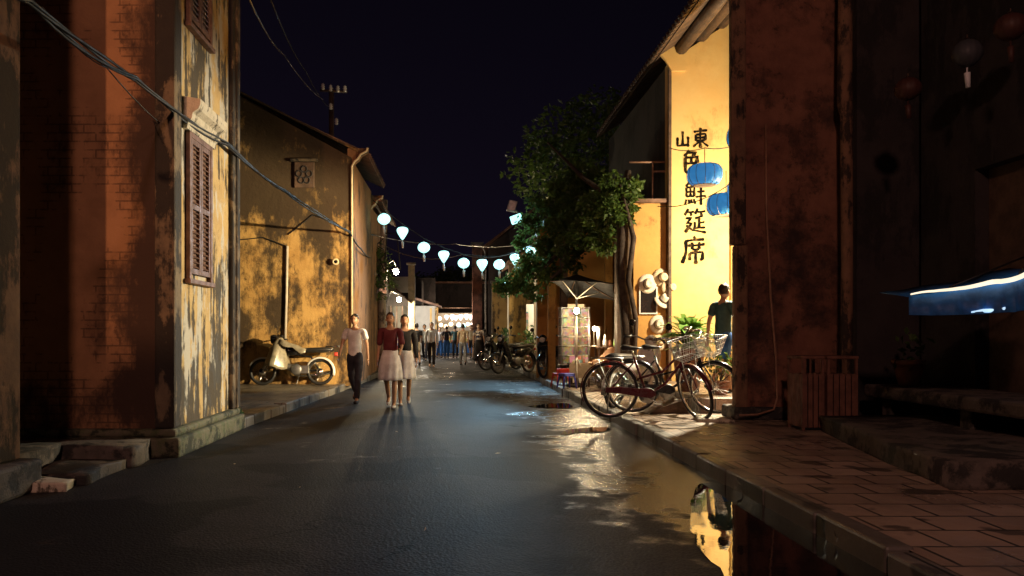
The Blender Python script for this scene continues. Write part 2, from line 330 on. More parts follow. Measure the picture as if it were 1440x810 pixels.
class MB:
    def __init__(s): s.v = []; s.f = []; s.sm = []; s.mi = []; s.cur = 0
    def add(s, vs, fs, smooth=False):
        b = len(s.v); s.v += [Vector(v) for v in vs]
        for f in fs: s.f.append([b + i for i in f]); s.sm.append(smooth); s.mi.append(s.cur)
        return s
    def box(s, x0, x1, y0, y1, z0, z1, M4=None):
        vs = [(x, y, z) for z in (z0, z1) for y in (y0, y1) for x in (x0, x1)]
        if M4: vs = [M4 @ Vector(v) for v in vs]
        return s.add(vs, [(0, 2, 3, 1), (4, 5, 7, 6), (0, 1, 5, 4), (2, 6, 7, 3), (0, 4, 6, 2), (1, 3, 7, 5)])
    def cbox(s, c, size, rot=(0, 0, 0)):
        m = Matrix.Translation(c) @ Euler(rot).to_matrix().to_4x4(); a, b, d = [q / 2 for q in size]
        return s.box(-a, a, -b, b, -d, d, m)
    def tube(s, path, r, n=8, cap=True, closed=False, flat=1.):
        path = [Vector(p) for p in path]; k = len(path)
        rr = r if isinstance(r, (list, tuple)) else [r] * k
        vs = []; up = None
        for i, p in enumerate(path):
            if closed: t = path[(i + 1) % k] - path[i - 1]
            else: t = path[min(i + 1, k - 1)] - path[max(i - 1, 0)]
            t.normalize()
            if up is None:
                up = Vector((0, 0, 1)) if abs(t.z) < .9 else Vector((0, 1, 0))
            a = t.cross(up)
            if a.length < 1e-5: a = t.cross(Vector((1, 0, .01)))
            a.normalize(); b = a.cross(t).normalized(); up = b
            for j in range(n):
                an = 2 * math.pi * j / n
                vs.append(p + (a * math.cos(an) * flat + b * math.sin(an)) * rr[i])
        fs = []
        for i in range(k if closed else k - 1):
            for j in range(n):
                i2 = (i + 1) % k
                fs.append((i * n + j, i * n + (j + 1) % n, i2 * n + (j + 1) % n, i2 * n + j))
        if cap and not closed: fs += [tuple(range(n - 1, -1, -1)), tuple((k - 1) * n + j for j in range(n))]
        return s.add(vs, fs, True)
    def lathe(s, prof, c=(0, 0, 0), n=20, axis='z', lobes=0, lob=.0, sx=1., sy=1.):
        vs = []
        for (r, h) in prof:
            for j in range(n):
                an = 2 * math.pi * j / n; q = r * (1 + lob * abs(math.sin(an * lobes / 2)) if lobes else 1)
                x, y = q * math.cos(an) * sx, q * math.sin(an) * sy
                p = {'z': (x, y, h), 'y': (x, h, y), 'x': (h, x, y)}[axis]
                vs.append(Vector(c) + Vector(p))
        fs = [(i * n + j, i * n + (j + 1) % n, (i + 1) * n + (j + 1) % n, (i + 1) * n + j) for i in range(len(prof) - 1) for j in range(n)]
        if axis == 'y': fs = [f[::-1] for f in fs]
        fs.append(tuple(range(n - 1, -1, -1)) if axis != 'y' else tuple(range(n)))
        L = (len(prof) - 1) * n; fs.append(tuple(L + j for j in range(n)) if axis != 'y' else tuple(L + n - 1 - j for j in range(n)))
        return s.add(vs, fs, True)
    def ell(s, c, rx, ry, rz, n=14, m=9):
        prof = [(max(1e-3, math.sin(math.pi * i / m)), -math.cos(math.pi * i / m)) for i in range(m + 1)]
        b = len(s.v); s.lathe(prof, n=n)
        for i in range(b, len(s.v)): v = s.v[i]; s.v[i] = Vector((c[0] + v.x * rx, c[1] + v.y * ry, c[2] + v.z * rz))
        return s
    def torus(s, c, Rr, r, axis='y', n=36, m=8):
        pts = []
        for i in range(n):
            a = 2 * math.pi * i / n; u, v = Rr * math.cos(a), Rr * math.sin(a)
            pts.append(Vector(c) + Vector({'y': (u, 0, v), 'z': (u, v, 0), 'x': (0, u, v)}[axis]))
        return s.tube(pts, r, m, closed=True)
    def prism(s, pts, y0, y1, plane='xz'):
        k = len(pts)
        f = {'xz': lambda a, b, d: (a, d, b), 'yz': lambda a, b, d: (d, a, b), 'xy': lambda a, b, d: (a, b, d)}[plane]
        vs = [f(a, b, y0) for a, b in pts] + [f(a, b, y1) for a, b in pts]
        fs = [tuple(range(k)), tuple(range(2 * k - 1, k - 1, -1))] + [(i, k + i, k + (i + 1) % k, (i + 1) % k) for i in range(k)]
        return s.add(vs, fs)
    def build(s, name, mat, parent=None, local=False, bevel=0., fixn=True, sub=0, weld=False):
        off = Vector((0, 0, 0)) if local or parent is None else rootloc(parent)
        me = bpy.data.meshes.new(name); me.from_pydata([v - off for v in s.v], [], s.f); me.update()
        me.polygons.foreach_set('use_smooth', s.sm); me.polygons.foreach_set('material_index', s.mi)
        for m in (mat if isinstance(mat, (list, tuple)) else [mat]): me.materials.append(MT[m] if isinstance(m, str) else m)
        if weld:
            bm = bmesh.new(); bm.from_mesh(me); bmesh.ops.remove_doubles(bm, verts=bm.verts, dist=1e-4); bm.to_mesh(me); bm.free()
        if fixn:
            bm = bmesh.new(); bm.from_mesh(me); bmesh.ops.recalc_face_normals(bm, faces=bm.faces); bm.to_mesh(me); bm.free()
        o = bpy.data.objects.new(name, me); C.objects.link(o)
        if parent: o.parent = parent
        if bevel:
            b = o.modifiers.new('bevel', 'BEVEL'); b.width = bevel; b.segments = 2; b.limit_method = 'ANGLE'; b.angle_limit = R(50)
        if sub:
            b = o.modifiers.new('subsurf', 'SUBSURF'); b.levels = sub; b.render_levels = sub
        return o
def children(o): return [c for c in bpy.data.objects if c.parent == o]
def copy_tree(o, parent=None):
    c = o.copy(); C.objects.link(c)
    if parent: c.parent = parent
    for ch in children(o): copy_tree(ch, c)
    return c
def wall_with_openings(mb, u0, u1, z0, z1, y0, y1, holes, plane='xz'):
    """solid wall split round rectangular openings; u is x (plane xz) or y (plane yz)"""
    us = sorted({u0, u1, *[h[0] for h in holes], *[h[1] for h in holes]}); zs = sorted({z0, z1, *[h[2] for h in holes], *[h[3] for h in holes]})
    for a, b in zip(us, us[1:]):
        run = None
        for c, d in zip(zs, zs[1:]):
            if any(h[0] <= a and h[1] >= b and h[2] <= c and h[3] >= d for h in holes):
                if run: (mb.box(a, b, y0, y1, *run) if plane == 'xz' else mb.box(y0, y1, a, b, *run)); run = None
            else: run = (run[0], d) if run else (c, d)
        if run: (mb.box(a, b, y0, y1, *run) if plane == 'xz' else mb.box(y0, y1, a, b, *run))
def leaves(mb, centres, size, seed=1, up=.3, aspect=.55):
    rnd = random.Random(seed)
    for c in centres:
        d = Vector((rnd.gauss(0, 1), rnd.gauss(0, 1), rnd.gauss(0, .7) - up)).normalized(); s_ = size * rnd.uniform(.6, 1.35)
        a = d.cross(Vector((rnd.gauss(0, 1), rnd.gauss(0, 1), rnd.gauss(0, 1)))).normalized() * s_ * aspect * .5
        c = Vector(c); m = c + d * s_ * .5 + a.cross(d).normalized() * s_ * .08
        mb.add([c, m + a, c + d * s_, m - a], [(0, 1, 2), (0, 2, 3)])
    return mb
def blob_pts(blobs, dens, seed, gap=-.22):
    rnd = random.Random(seed); out = []
    for (c, r, sq) in blobs:
        for _ in range(int(dens * r * r)):
            d = Vector((rnd.gauss(0, 1), rnd.gauss(0, 1), rnd.gauss(0, 1))).normalized() * r * rnd.random() ** .42
            d.z *= sq; p = Vector(c) + d
            if mnoise.noise(p * 1.7 / max(.4, r * .8)) > gap: out.append(p)
    return out
def sag(a, b, drop, n=14):
    a, b = Vector(a), Vector(b)
    return [a.lerp(b, i / n) - Vector((0, 0, drop * 4 * (i / n) * (1 - i / n))) for i in range(n + 1)]

# ------------------------------------------------------------------ ground, road, pavements
mb = MB(); mb.add([(-400, -200, -.02), (400, -200, -.02), (400, 700, -.02), (-400, 700, -.02)], [(0, 1, 2, 3)])
tag(mb.build('ground', 'ground'), kind='structure')
RK = [(-25, 2.16), (10, 2.16), (20, 2.10), (30, 1.95), (40, 1.76), (46, 1.6), (60, 1.6)]       # right kerb line: y, x
LK = [(9.9, -2.75), (13, -2.62), (17, -2.42), (24, -2.12), (32, -2.15), (42, -1.95), (60, -1.95)]
def lerpk(K, y):
    for (a, xa), (b, xb) in zip(K, K[1:]):
        if a <= y <= b: return xa + (xb - xa) * (y - a) / (b - a)
    return K[-1][1]
mb = MB(); ys = [-25 + i for i in range(0, 90)]
for a, b in zip(ys, ys[1:]):
    row = [-7, -4, -2, -.7, .6, 1.4, 2.3]
    for u, v in zip(row, row[1:]):
        z = lambda x: .0 + .018 * max(0, 1 - ((x + .3) / 2.6) ** 2)
        mb.add([(u, a, z(u)), (v, a, z(v)), (v, b, z(v)), (u, b, z(u))], [(0, 1, 2, 3)], True)
tag(mb.build('road', 'road', weld=True), kind='structure')
def strip(K, side, width, z0, z1, y0, y1, step=.8, jag=.012, seed=1):
    rnd = random.Random(seed); mb = MB(); y = y0
    while y < y1:
        y2 = min(y1, y + step); g = .008
        a, b = lerpk(K, y + g), lerpk(K, y2 - g); dz = rnd.uniform(-jag, jag); dx = rnd.uniform(-jag, jag)
        xs = [a + dx, b + dx, b + dx + side * width, a + dx + side * width]
        v = [(xs[0], y + g, z0), (xs[1], y2 - g, z0), (xs[2], y2 - g, z0), (xs[3], y + g, z0)]
        mb.add(v + [(p[0], p[1], z1 + dz) for p in v], [(0, 1, 2, 3), (4, 5, 6, 7), (0, 1, 5, 4), (1, 2, 6, 5), (2, 3, 7, 6), (3, 0, 4, 7)])
        y = y2
    return mb
tag(strip(RK, 1, .15, -.05, .140, -12, 50, seed=3).build('right_kerb', 'kerb', bevel=.018), kind='structure')
tag(strip(LK, -1, .20, -.05, .142, 9.95, 50, seed=4).build('left_kerb', 'kerb', bevel=.018), kind='structure')
def walk(K, side, far, z, y0, y1, name, mat):
    mb = MB(); n_ = int((y1 - y0) / 1.0)
    for i in range(n_):
        a = y0 + (y1 - y0) * i / n_; b = y0 + (y1 - y0) * (i + 1) / n_
        xa, xb = lerpk(K, a) + side * .115, lerpk(K, b) + side * .115
        mb.add([(xa, a, z), (xb, b, z), (far, b, z), (far, a, z)], [(0, 1, 2, 3)])
    tag(mb.build(name, mat), kind='structure')
walk(RK, 1, 12, .135, -12, 60, 'right_pavement', 'paver')
walk(LK, -1, -10, .135, 10.0, 60, 'left_pavement', 'paver_left')
def puddle(label, pts, z):
    mb = MB(); k = []
    m = len(pts)
    for i in range(m):                      # Catmull-Rom through the outline
        p0, p1, p2, p3 = [Vector(pts[(i + j - 1) % m]) for j in range(4)]
        for q in range(6):
            t = q / 6
            v = .5 * ((2 * p1) + (p2 - p0) * t + (2 * p0 - 5 * p1 + 4 * p2 - p3) * t * t + (3 * p1 - p0 - 3 * p2 + p3) * t ** 3)
            nn = mnoise.noise(Vector((v.x * 6, v.y * 6, 0))) * .06
            k.append((v.x + nn, v.y + nn * 1.5, z))
    mb.add(k, [tuple(range(len(k)))])
    return tag(mb.build('puddle', 'puddle'), label, 'puddle', 'puddles on the road', 'structure')
puddle('long dark puddle along the right kerb in the foreground', [(2.22, 2.6), (2.22, 4.2), (2.2, 6.0), (2.05, 6.45), (1.88, 6.25), (1.62, 5.5), (1.38, 4.6), (1.36, 3.8), (1.5, 2.7)], .016)
puddle('small bright puddle beside the kerb near the bicycles', [(1.25, 9.5), (1.5, 9.75), (1.8, 9.85), (2.0, 10.3), (1.7, 10.25), (1.4, 10.05)], .018)
puddle('small dark puddle beside the kerb further up the street', [(1.2, 13.2), (1.6, 13.0), (2.0, 13.1), (2.1, 13.7), (1.8, 13.9), (1.4, 13.6)], .018)

# ------------------------------------------------------------------ shutter windows
def shutter_window(parent, x, y0, y1, z0, z1, cornice=True):
    """window in a wall facing +X at plane x; returns window part"""
    mb = MB(); t = .06
    mb.box(x, x + .05, y0 - t, y0, z0 - t, z1 + t); mb.box(x, x + .05, y1, y1 + t, z0 - t, z1 + t)
    mb.box(x, x + .049, y0, y1, z1, z1 + t); mb.box(x, x + .07, y0 - .1, y1 + .1, z0 - t - .05, z0 - t)
    win = mb.build('window', 'shutter', parent, bevel=.006)
    ym = (y0 + y1) / 2
    for a, b in ((y0 + .004, ym - .004), (ym + .004, y1 - .004)):
        mb = MB(); s = .055; X0, X1 = x + .01, x + .042
        mb.box(X0, X1, a, a + s, z0, z1); mb.box(X0, X1, b - s, b, z0, z1)
        zm = z0 + (z1 - z0) * .5
        for c in (z0, zm - s / 2, z1 - s): mb.box(X0, X1 - .001, a + s, b - s, c, c + s)
        for lo, hi in ((z0 + s, zm - s / 2), (zm + s / 2, z1 - s)):
            k = int((hi - lo) / .052)
            for i in range(k):
                zc = lo + (hi - lo) * (i + .5) / k
                mb.cbox((x + .024, (a + b) / 2, zc), (.034, b - a - 2 * s, .010), (0, R(40), 0))
        mb.box(X0 - .005, X0 - .001, a + s, b - s, z0 + s, z1 - s)
        mb.build('shutter', 'shutter', win)
    if cornice:
        mb = MB(); zt = z1 + t
        prof = [(0, 0), (.05, 0), (.06, .06), (.10, .10), (.11, .16), (.17, .20), (.19, .25), (.19, .30), (0, .33)]
        mb.prism([(x + a, zt + b) for a, b in prof], y0 - .16, y1 + .16, 'xz')
        mb.build('lintel', 'cornice', win)
    return win

# ------------------------------------------------------------------ left side buildings
XA = -3.39
t = thing('house', 'dark stained house corner at the left edge of the street', 'house', (XA, 6.2, 0))
mb = MB(); mb.box(-9, XA, -3, 6.2, .25, 11); mb.build('wall', 'A', t, bevel=.02)
mb = MB(); mb.box(-9, XA + .14, -3, 6.26, 0, .25); mb.build('plinth', 'stone', t, bevel=.03)

XB, YB, YB2 = -2.85, 7.95, 10.15
t = thing('house', 'orange plaster house with brown louvred shutters and peeling street wall', 'house', (XB, YB, 0))
W1 = (8.42, 9.08, P(280, 388, 8.8).z, P(280, 205, 8.8).z); W2 = (8.42, 9.08, P(280, 45, 8.8).z, P(280, 45, 8.8).z + 1.4)
mb = MB(); wall_with_openings(mb, YB + .02, YB2, .28, 9.5, XB - .35, XB, [W1, W2], 'yz'); mb.build('wall', 'Bside', t)
mb = MB(); mb.box(-9, XB - .34, YB, YB + .35, .28, 9.5); mb.box(XB - .34, XB - .012, YB, YB + .018, .28, 9.5); mb.build('front_wall', 'Bfront', t)
mb = MB(); mb.box(XB - .15, XB + .055, YB - .055, YB + .17, .28, 9.5); mb.build('corner_pilaster', 'Bpil', t, bevel=.025)
mb = MB(); mb.box(XB - .2, XB + .06, YB2 - .20, YB2 + .04, .28, 9.5); mb.box(XB - .2, XB + .085, YB2 - .09, YB2 + .045, .28, 9.5); mb.build('corner_pilaster', 'Bpil', t, bevel=.02)
mb = MB(); mb.box(-9, XB + .13, YB - .14, YB2 + .12, 0, .2); mb.box(-9, XB + .08, YB - .09, YB2 + .08, .2, .28); mb.build('plinth', 'moss_stone', t, bevel=.03)
mb = MB(); mb.box(-9, XB - .4, YB2, YB2 + .3, .28, 9.5); mb.build('rear_wall', 'dark_wall', t)
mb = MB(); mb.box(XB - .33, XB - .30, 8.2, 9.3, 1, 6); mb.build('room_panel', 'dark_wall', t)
shutter_window(t, XB + .004, *W1); shutter_window(t, XB + .004, *W2)

def rough_block(name, label, x0, x1, y0, y1, z0, z1, mat='stone', seed=2, bev=.05, cat='step', group=None, skew=0):
    bm = bmesh.new(); bmesh.ops.create_cube(bm, size=1)
    bmesh.ops.subdivide_edges(bm, edges=bm.edges[:], cuts=5, use_grid_fill=True)
    cx, cy, cz = (x0 + x1) / 2, (y0 + y1) / 2, z0
    for v in bm.verts:
        v.co = Vector((v.co.x * (x1 - x0), v.co.y * (y1 - y0), (v.co.z + .5) * (z1 - z0)))
        nn = mnoise.noise_vector(v.co * 2.3 + Vector((seed * 7, 0, 0))) * .05 + mnoise.noise_vector(v.co * 7 + Vector((seed, 3, 0))) * .015
        v.co += Vector((nn.x, nn.y, nn.z * .5 if v.co.z > .02 else 0)); v.co.x += skew * v.co.y
    for f in bm.faces: f.smooth = True
    me = bpy.data.meshes.new(name); bm.to_mesh(me); bm.free(); me.materials.append(MT[mat])
    o = bpy.data.objects.new(name, me); C.objects.link(o); o.location = (cx, cy, cz)
    return tag(o, label, cat, group)
def slab(name, label, cat, x0, x1, y0, y1, z0, z1, mat='stone', group=None, seed=1): return rough_block(name, label, x0, x1, y0, y1, z0, z1, mat, seed, cat=cat, group=group)
slab('doorstep', 'low stone doorstep against the orange wall foot', 'step', -4.5, -2.95, 7.25, 7.78, 0, .2, group='stone steps at the left')
slab('doorstep', 'broad lower stone step nearest the road at the left', 'step', -3.5, -2.98, 6.4, 7.2, 0, .09, group='stone steps at the left')
slab('doorstep', 'stone step with flat worn top beside the dark house corner', 'step', -4.6, -3.55, 6.4, 7.2, 0, .24, group='stone steps at the left')
o = slab('stone_slab', 'small pale loose slab lying at the road edge on the left', 'slab', -3.32, -3.02, 6.1, 6.36, .0, .07, 'cornice'); o.rotation_euler = (0, R(3), R(12))

# mouldy yellow gable house
YF, XF = 17.3, -2.27
ez = P(495, 222, YF).z
def gx(px, py): p = P(px, py, YF); return (p.x, p.z)
t = thing('house', 'mouldy yellow gable house behind the covered motorbike', 'house', (XF, YF, .1))
ridge = gx(190, 62)
mb = MB(); mb.prism([(-9, .1), (XF, .1), (XF, ez), gx(327, 130), (ridge[0], ridge[1]), (-9, ridge[1] - .6)], YF, YF + .3); mb.build('gable_wall', 'F', t)
mb = MB(); mb.box(XF - .3, XF - .01, YF + .3, 21.3, .1, ez - .02); mb.build('wall', 'Fside', t)
sl = (gx(327, 122)[1] - gx(515, 210)[1]) / (gx(515, 210)[0] - gx(327, 122)[0])
e0 = gx(517, 211)
mb = MB()
def roofz(x): return e0[1] + (e0[0] - x) * sl
mb.prism([(e0[0], roofz(e0[0]) - .12), (ridge[0], roofz(ridge[0]) - .12), (ridge[0], roofz(ridge[0]) - .02), (e0[0], roofz(e0[0]) - .04)], YF + .3, 21.2)
for i in range(17):
    y = YF + .36 + i * .22
    mb.tube([(e0[0] + .02, y, roofz(e0[0]) - .05), (ridge[0], y, roofz(ridge[0]) - .04)], .05, 6)
mb.build('roof', 'tile', t)
mb = MB(); mb.prism([gx(503, 214), gx(300, 112), gx(300, 109), gx(503, 211)], YF - .02, YF + .34); mb.build('coping', 'F', t)
corb = lambda Y, px0, x0, z0, s: [Vector((x0, Y, .2)), Vector((x0, Y, z0 - .38 * s)), Vector((x0 + .06 * s, Y, z0 - .27 * s)), Vector((x0 + .13 * s, Y, z0 - .22 * s)), Vector((x0 + .19 * s, Y, z0 - .12 * s)), Vector((x0 + .32 * s, Y, z0 - .05 * s)), Vector((x0 + .34 * s, Y, z0 + .02 * s))]
def lit_edge_strip(parent, x, Y, z, s=1.):
    mb = MB(); pts = corb(Y - .03, 0, x, z, s); mb.tube(pts, .024, 6); mb.build('edge_trim', 'trim', parent)  # pale strip paints the lamplit wall corner as a bright line
    mb = MB(); q = [(p.x, p.z) for p in pts[1:]] + [(x - .1, z + .02)]; mb.prism([(x - .1, pts[1].z)] + q, Y + .005, Y + .25); mb.build('corbel', 'Fside', parent)
lit_edge_strip(t, XF - .0, YF, e0[1] + .02)
vp = P(428, 246, YF - .03)
mb = MB(); mb.box(vp.x - .22, vp.x + .22, YF - .06, YF - .004, vp.z - .28, vp.z + .28); f = mb.build('vent', 'wood', t, bevel=.02)
mb = MB(); mb.box(vp.x - .30, vp.x + .30, YF - .10, YF - .005, vp.z + .285, vp.z + .35); mb.build('sill', 'Bpil', f, bevel=.02)
mb = MB()
for a, b in ((0, .12), (-.11, .02), (.11, .02), (-.06, -.12), (.06, -.12)): mb.torus((vp.x + a, YF - .065, vp.z + b), .065, .018, 'y', 12, 5)
mb.build('grille', 'dark_wall', f)

t = thing('house', 'dim second gable house just past the mouldy yellow one', 'house', (-2.3, 21.3, .1))
mb = MB(); mb.prism([(-9, .1), (-2.32, .1), (-2.32, 4.75), (-6, 6.6), (-9, 5.2)], 21.3, 21.6); mb.build('gable_wall', 'Fside', t)
mb = MB(); mb.box(-2.6, -2.33, 21.6, 26, .1, 4.7); mb.build('wall', 'Fside', t)
mb = MB(); mb.prism([(-1.98, 4.72), (-6, 6.75), (-6, 6.86), (-1.98, 4.80)], 21.25, 26); mb.build('roof', 'tile', t)
lit_edge_strip(t, -2.31, 21.3, P(538, 276, 21.3).z)

# ------------------------------------------------------------------ right side: dark pillar wall, yellow signed house, amber house
XC0, XC1, YC = 3.62, 5.05, 10.1
t = thing('wall_pier', 'tall red brown stained wall end in front of the yellow house', 'wall', (XC0, YC, .135))
mb = MB(); mb.box(XC0 + .03, XC1, YC, YC + .42, .135, 10.5); mb.build('wall', 'Cw', t, bevel=.02)
mb = MB(); mb.box(XC0 - .10, XC0 + .07, YC - .03, YC + .1, .135, 2.35); mb.box(XC0 - .14, XC0 + .05, YC - .025, YC + .1, 2.35, 10.5); mb.build('corner_pilaster', 'Cedge', t, bevel=.025)
mb = MB(); mb.box(XC0 - .12, XC1 + .02, YC - .07, YC + .45, .135, .30); mb.build('plinth', 'stone', t, bevel=.03)
t2 = thing('timber_post', 'weathered upright timber post beside the slatted bin', 'post', P(1189, 560, 9.7))
mb = MB(); a = P(1190, 300, 9.7)
mb.tube([(a.x, 9.7, .135), (a.x + .01, 9.7, 2.2), (a.x, 9.7, 3.9), (a.x - .02, 9.7, 4.02), (a.x - .01, 9.7, 6), (a.x - .01, 9.7, 10.4)], [.075, .07, .075, .09, .08, .08], 8)
mb.build('post', 'Cedge', t2)
mb = MB(); pp = [P(1077, 175, YC - .03), P(1078, 300, YC - .03), P(1084, 420, YC - .03), P(1091, 500, YC - .03), P(1093, 560, YC - .05), P(1088, 576, YC - .1), P(1065, 583, YC - .16), P(1040, 584, YC - .18)]
o = mb.tube(pp, .014, 7).build('cable_pipe', 'pipe2'); tag(o, 'thin rusty conduit running down the red brown wall end', 'pipe')

YD, XD = 15.0, P(942, 0, 15).x
t = thing('house', 'bright yellow house wall with black painted Chinese characters', 'house', (XD, YD, .34))
topz = P(942, 86, YD).z
slope = math.tan(R(33))
mb = MB(); mb.prism([(XD, .1), (7.5, .1), (7.5, topz + (7.5 - XD) * slope), (XD, topz)], YD, YD + .35); mb.build('gable_wall', 'D', t)
mb = MB(); mb.box(XD, XD + .3, YD + .35, 21, .1, topz - .02); mb.build('wall', 'dark_wall', t)  # side wall shade put in as a near-black colour
xq = P(1026, 0, YD).x
mb = MB(); mb.box(xq, 7.5, YD - .10, YD - .003, .1, topz + 1.2); mb.build('side_pilaster', 'D', t, bevel=.02)
mb = MB(); mb.box(XD - .03, XD + .03, YD - .02, YD + .05, .1, topz - .1); mb.build('corner_strip', 'wood', t, bevel=.01)
# overhanging roof: boards, tile ribs, log purlins that carry it past the gable
y0r = 12.3
def rz(x): return topz + .22 + (x - XD) * slope
mb = MB(); mb.prism([(XD - .22, rz(XD - .22)), (7.4, rz(7.4)), (7.4, rz(7.4) + .05), (XD - .22, rz(XD - .22) + .05)], y0r, 21); rf = mb.build('roof', 'wood', t)
mb = MB()
for i in range(46):
    y = y0r + .02 + i * .19
    mb.tube([(XD - .30, y, rz(XD - .30) + .09), (7.4, y, rz(7.4) + .09)], .062, 7)
    mb.cbox((XD - .28, y + .095, rz(XD - .28) + .045), (.12, .12, .03), (0, -R(33), 0))
mb.build('tile_ribs', 'log', rf)
for x in (XD + .20, XD + .60, XD + .98, XD + 1.5, XD + 2.2):
    mb = MB(); z = rz(x) - .13; mb.tube([(x, y0r + .15, z), (x, y0r + .7, z), (x, YD + .1, z)], [.10, .115, .12], 10); mb.build('purlin', 'log', t)
mb = MB(); mb.prism([(XD + .02, topz - .2), (XD - .10, topz + .0), (XD - .19, topz + .10), (XD - .2, topz + .22), (XD + .3, topz + .4), (XD + .3, topz - .2)], YD - .06, YD - .004); mb.build('eave_bracket', 'D', t)
mb = MB(); mb.box(7.2, 7.5, 10.6, YD, .1, 9); mb.build('yard_wall', 'D', t)
BR = {'山': (11, [[(50, 95), (49, 15)], [(18, 62), (17, 14), (83, 17)], [(83, 64), (82, 6)]]),
 '東': (10, [[(13, 81), (87, 85)], [(25, 66), (26, 36)], [(25, 66), (77, 67), (75, 36)], [(26, 52), (74, 52)], [(26, 37), (74, 37)], [(50, 99), (50, 0)], [(47, 35), (10, 8)], [(53, 36), (92, 7)]]),
 '色': (10, [[(42, 99), (18, 74)], [(36, 88), (70, 89), (56, 72)], [(22, 70), (79, 71), (77, 45)], [(50, 70), (50, 46)], [(22, 46), (77, 46)], [(22, 70), (22, 14), (30, 5), (82, 6), (88, 24)]]),
 '鮮': (7.6, [[(24, 99), (6, 79)], [(19, 90), (41, 91), (29, 78)], [(8, 76), (9, 38)], [(8, 76), (45, 77), (44, 38)], [(8, 57), (44, 57)], [(26, 76), (26, 38)], [(8, 38), (44, 38)], [(8, 27), (2, 6)], [(18, 26), (20, 9)], [(30, 26), (33, 9)], [(42, 27), (50, 6)],
   [(60, 97), (67, 82)], [(90, 99), (80, 82)], [(54, 76), (96, 78)], [(58, 56), (92, 57)], [(50, 34), (99, 36)], [(75, 78), (75, 0)]]),
 '筵': (8, [[(22, 99), (6, 75)], [(16, 86), (47, 87)], [(30, 84), (35, 71)], [(63, 99), (51, 77)], [(58, 86), (96, 87)], [(74, 84), (81, 71)], [(10, 62), (33, 63), (15, 42), (35, 42), (8, 8)], [(13, 35), (40, 13), (99, 3)], [(86, 69), (51, 60)], [(68, 64), (68, 22)], [(68, 44), (92, 45)], [(50, 47), (50, 22)], [(43, 21), (95, 23)]]),
 '席': (9, [[(50, 100), (55, 88)], [(13, 83), (92, 86)], [(16, 84), (15, 40), (1, 2)], [(25, 66), (94, 68)], [(42, 77), (42, 51)], [(72, 77), (72, 51)], [(42, 51), (72, 51)], [(32, 38), (32, 11)], [(32, 38), (85, 39), (84, 14), (75, 10)], [(58, 52), (58, -4)]])}
def glyph(ch, px, py, h):
    p = P(px, py, YD); wd, strokes = BR[ch]; rnd = random.Random(ord(ch)); mb = MB(); k = h / 100.
    for si, st in enumerate(strokes):
        pts = []
        for a, b in zip(st, st[1:]):
            L = math.hypot(b[0] - a[0], b[1] - a[1]); m = max(3, int(L / 6)); pts += [(a[0] + (b[0] - a[0]) * i / m, a[1] + (b[1] - a[1]) * i / m) for i in range(m)]
        pts.append(st[-1]); n_ = len(pts); fr, bk = [], []; y = YD - .006 - .0006 * si
        bow = rnd.uniform(-2, 2)
        for i, (a, b) in enumerate(pts):
            q0, q1 = pts[max(0, i - 1)], pts[min(n_ - 1, i + 1)]; t_ = Vector((q1[0] - q0[0], q1[1] - q0[1])).normalized(); u = i / (n_ - 1)
            w_ = 1.4 * wd * (.62 + .45 * abs(2 * u - .9) ** 1.5) * rnd.uniform(.86, 1.12) * (.6 if i in (0, n_ - 1) else 1); horiz = abs(t_.x) > abs(t_.y); w_ *= .80 if horiz else 1.08
            a += math.sin(u * 3.14) * bow * (0 if horiz else 1); b += math.sin(u * 3.14) * bow * (1 if horiz else 0) + (a - 50) * .05
            for s_ in (-1, 1): fr.append((p.x + (a - 50 - t_.y * w_ * s_ * .62) * k * .9, y, p.z + (b - 50 + t_.x * w_ * s_ * .62) * k))
        fs = [(2 * i, 2 * i + 1, 2 * i + 3, 2 * i + 2) for i in range(n_ - 1)]
        mb.add(fr, fs)
    mb.build('lettering', 'ink', t, fixn=False)
s_ = YD / F_PX
for ch, px, py, h in (('山', 960, 196, 25), ('東', 985, 194, 29), ('色', 972, 228, 34), ('鮮', 978, 272, 34), ('筵', 977, 311, 36), ('席', 976, 351, 38)): glyph(ch, px, py, h * s_)

YH = 15.15; zH = P(0, 286, YH).z
t = thing('house', 'low amber house with straw hats hung on its wall', 'house', (3.6, YH, .34))
mb = MB(); xh0 = P(891, 0, YH).x; mb.box(xh0, XD - .035, YH, YH + .3, .1, zH); mb.build('wall', 'Hh', t)
mb = MB(); mb.box(xh0 - .1, XD - .035, YH - .12, YH + .4, zH, zH + .07); mb.build('coping', 'tile', t)
mb = MB(); mb.box(xh0 - .30, xh0 - .02, YH + .05, YH + .33, .1, zH + .1); mb.build('brown_pillar', 'wood', t)
mb = MB(); a, b = P(885, 228, 15.35), P(942, 241, 15.35)
for z in (a.z, b.z): mb.tube([(a.x if z == a.z else a.x + .45, 15.35, z), (b.x, 15.35, z)], .022, 6)
for i in range(2): x = a.x + .45 + i * .3; mb.tube([(x, 15.35, a.z), (x, 15.35, b.z)], .018, 6)
mb.tube([(a.x + .45, 15.35, b.z), (a.x + .45, 15.35, zH + .06)], .018, 6)
tag(mb.build('roof_rail', 'pipe2'), 'thin rail frame above the low amber house', 'rail')
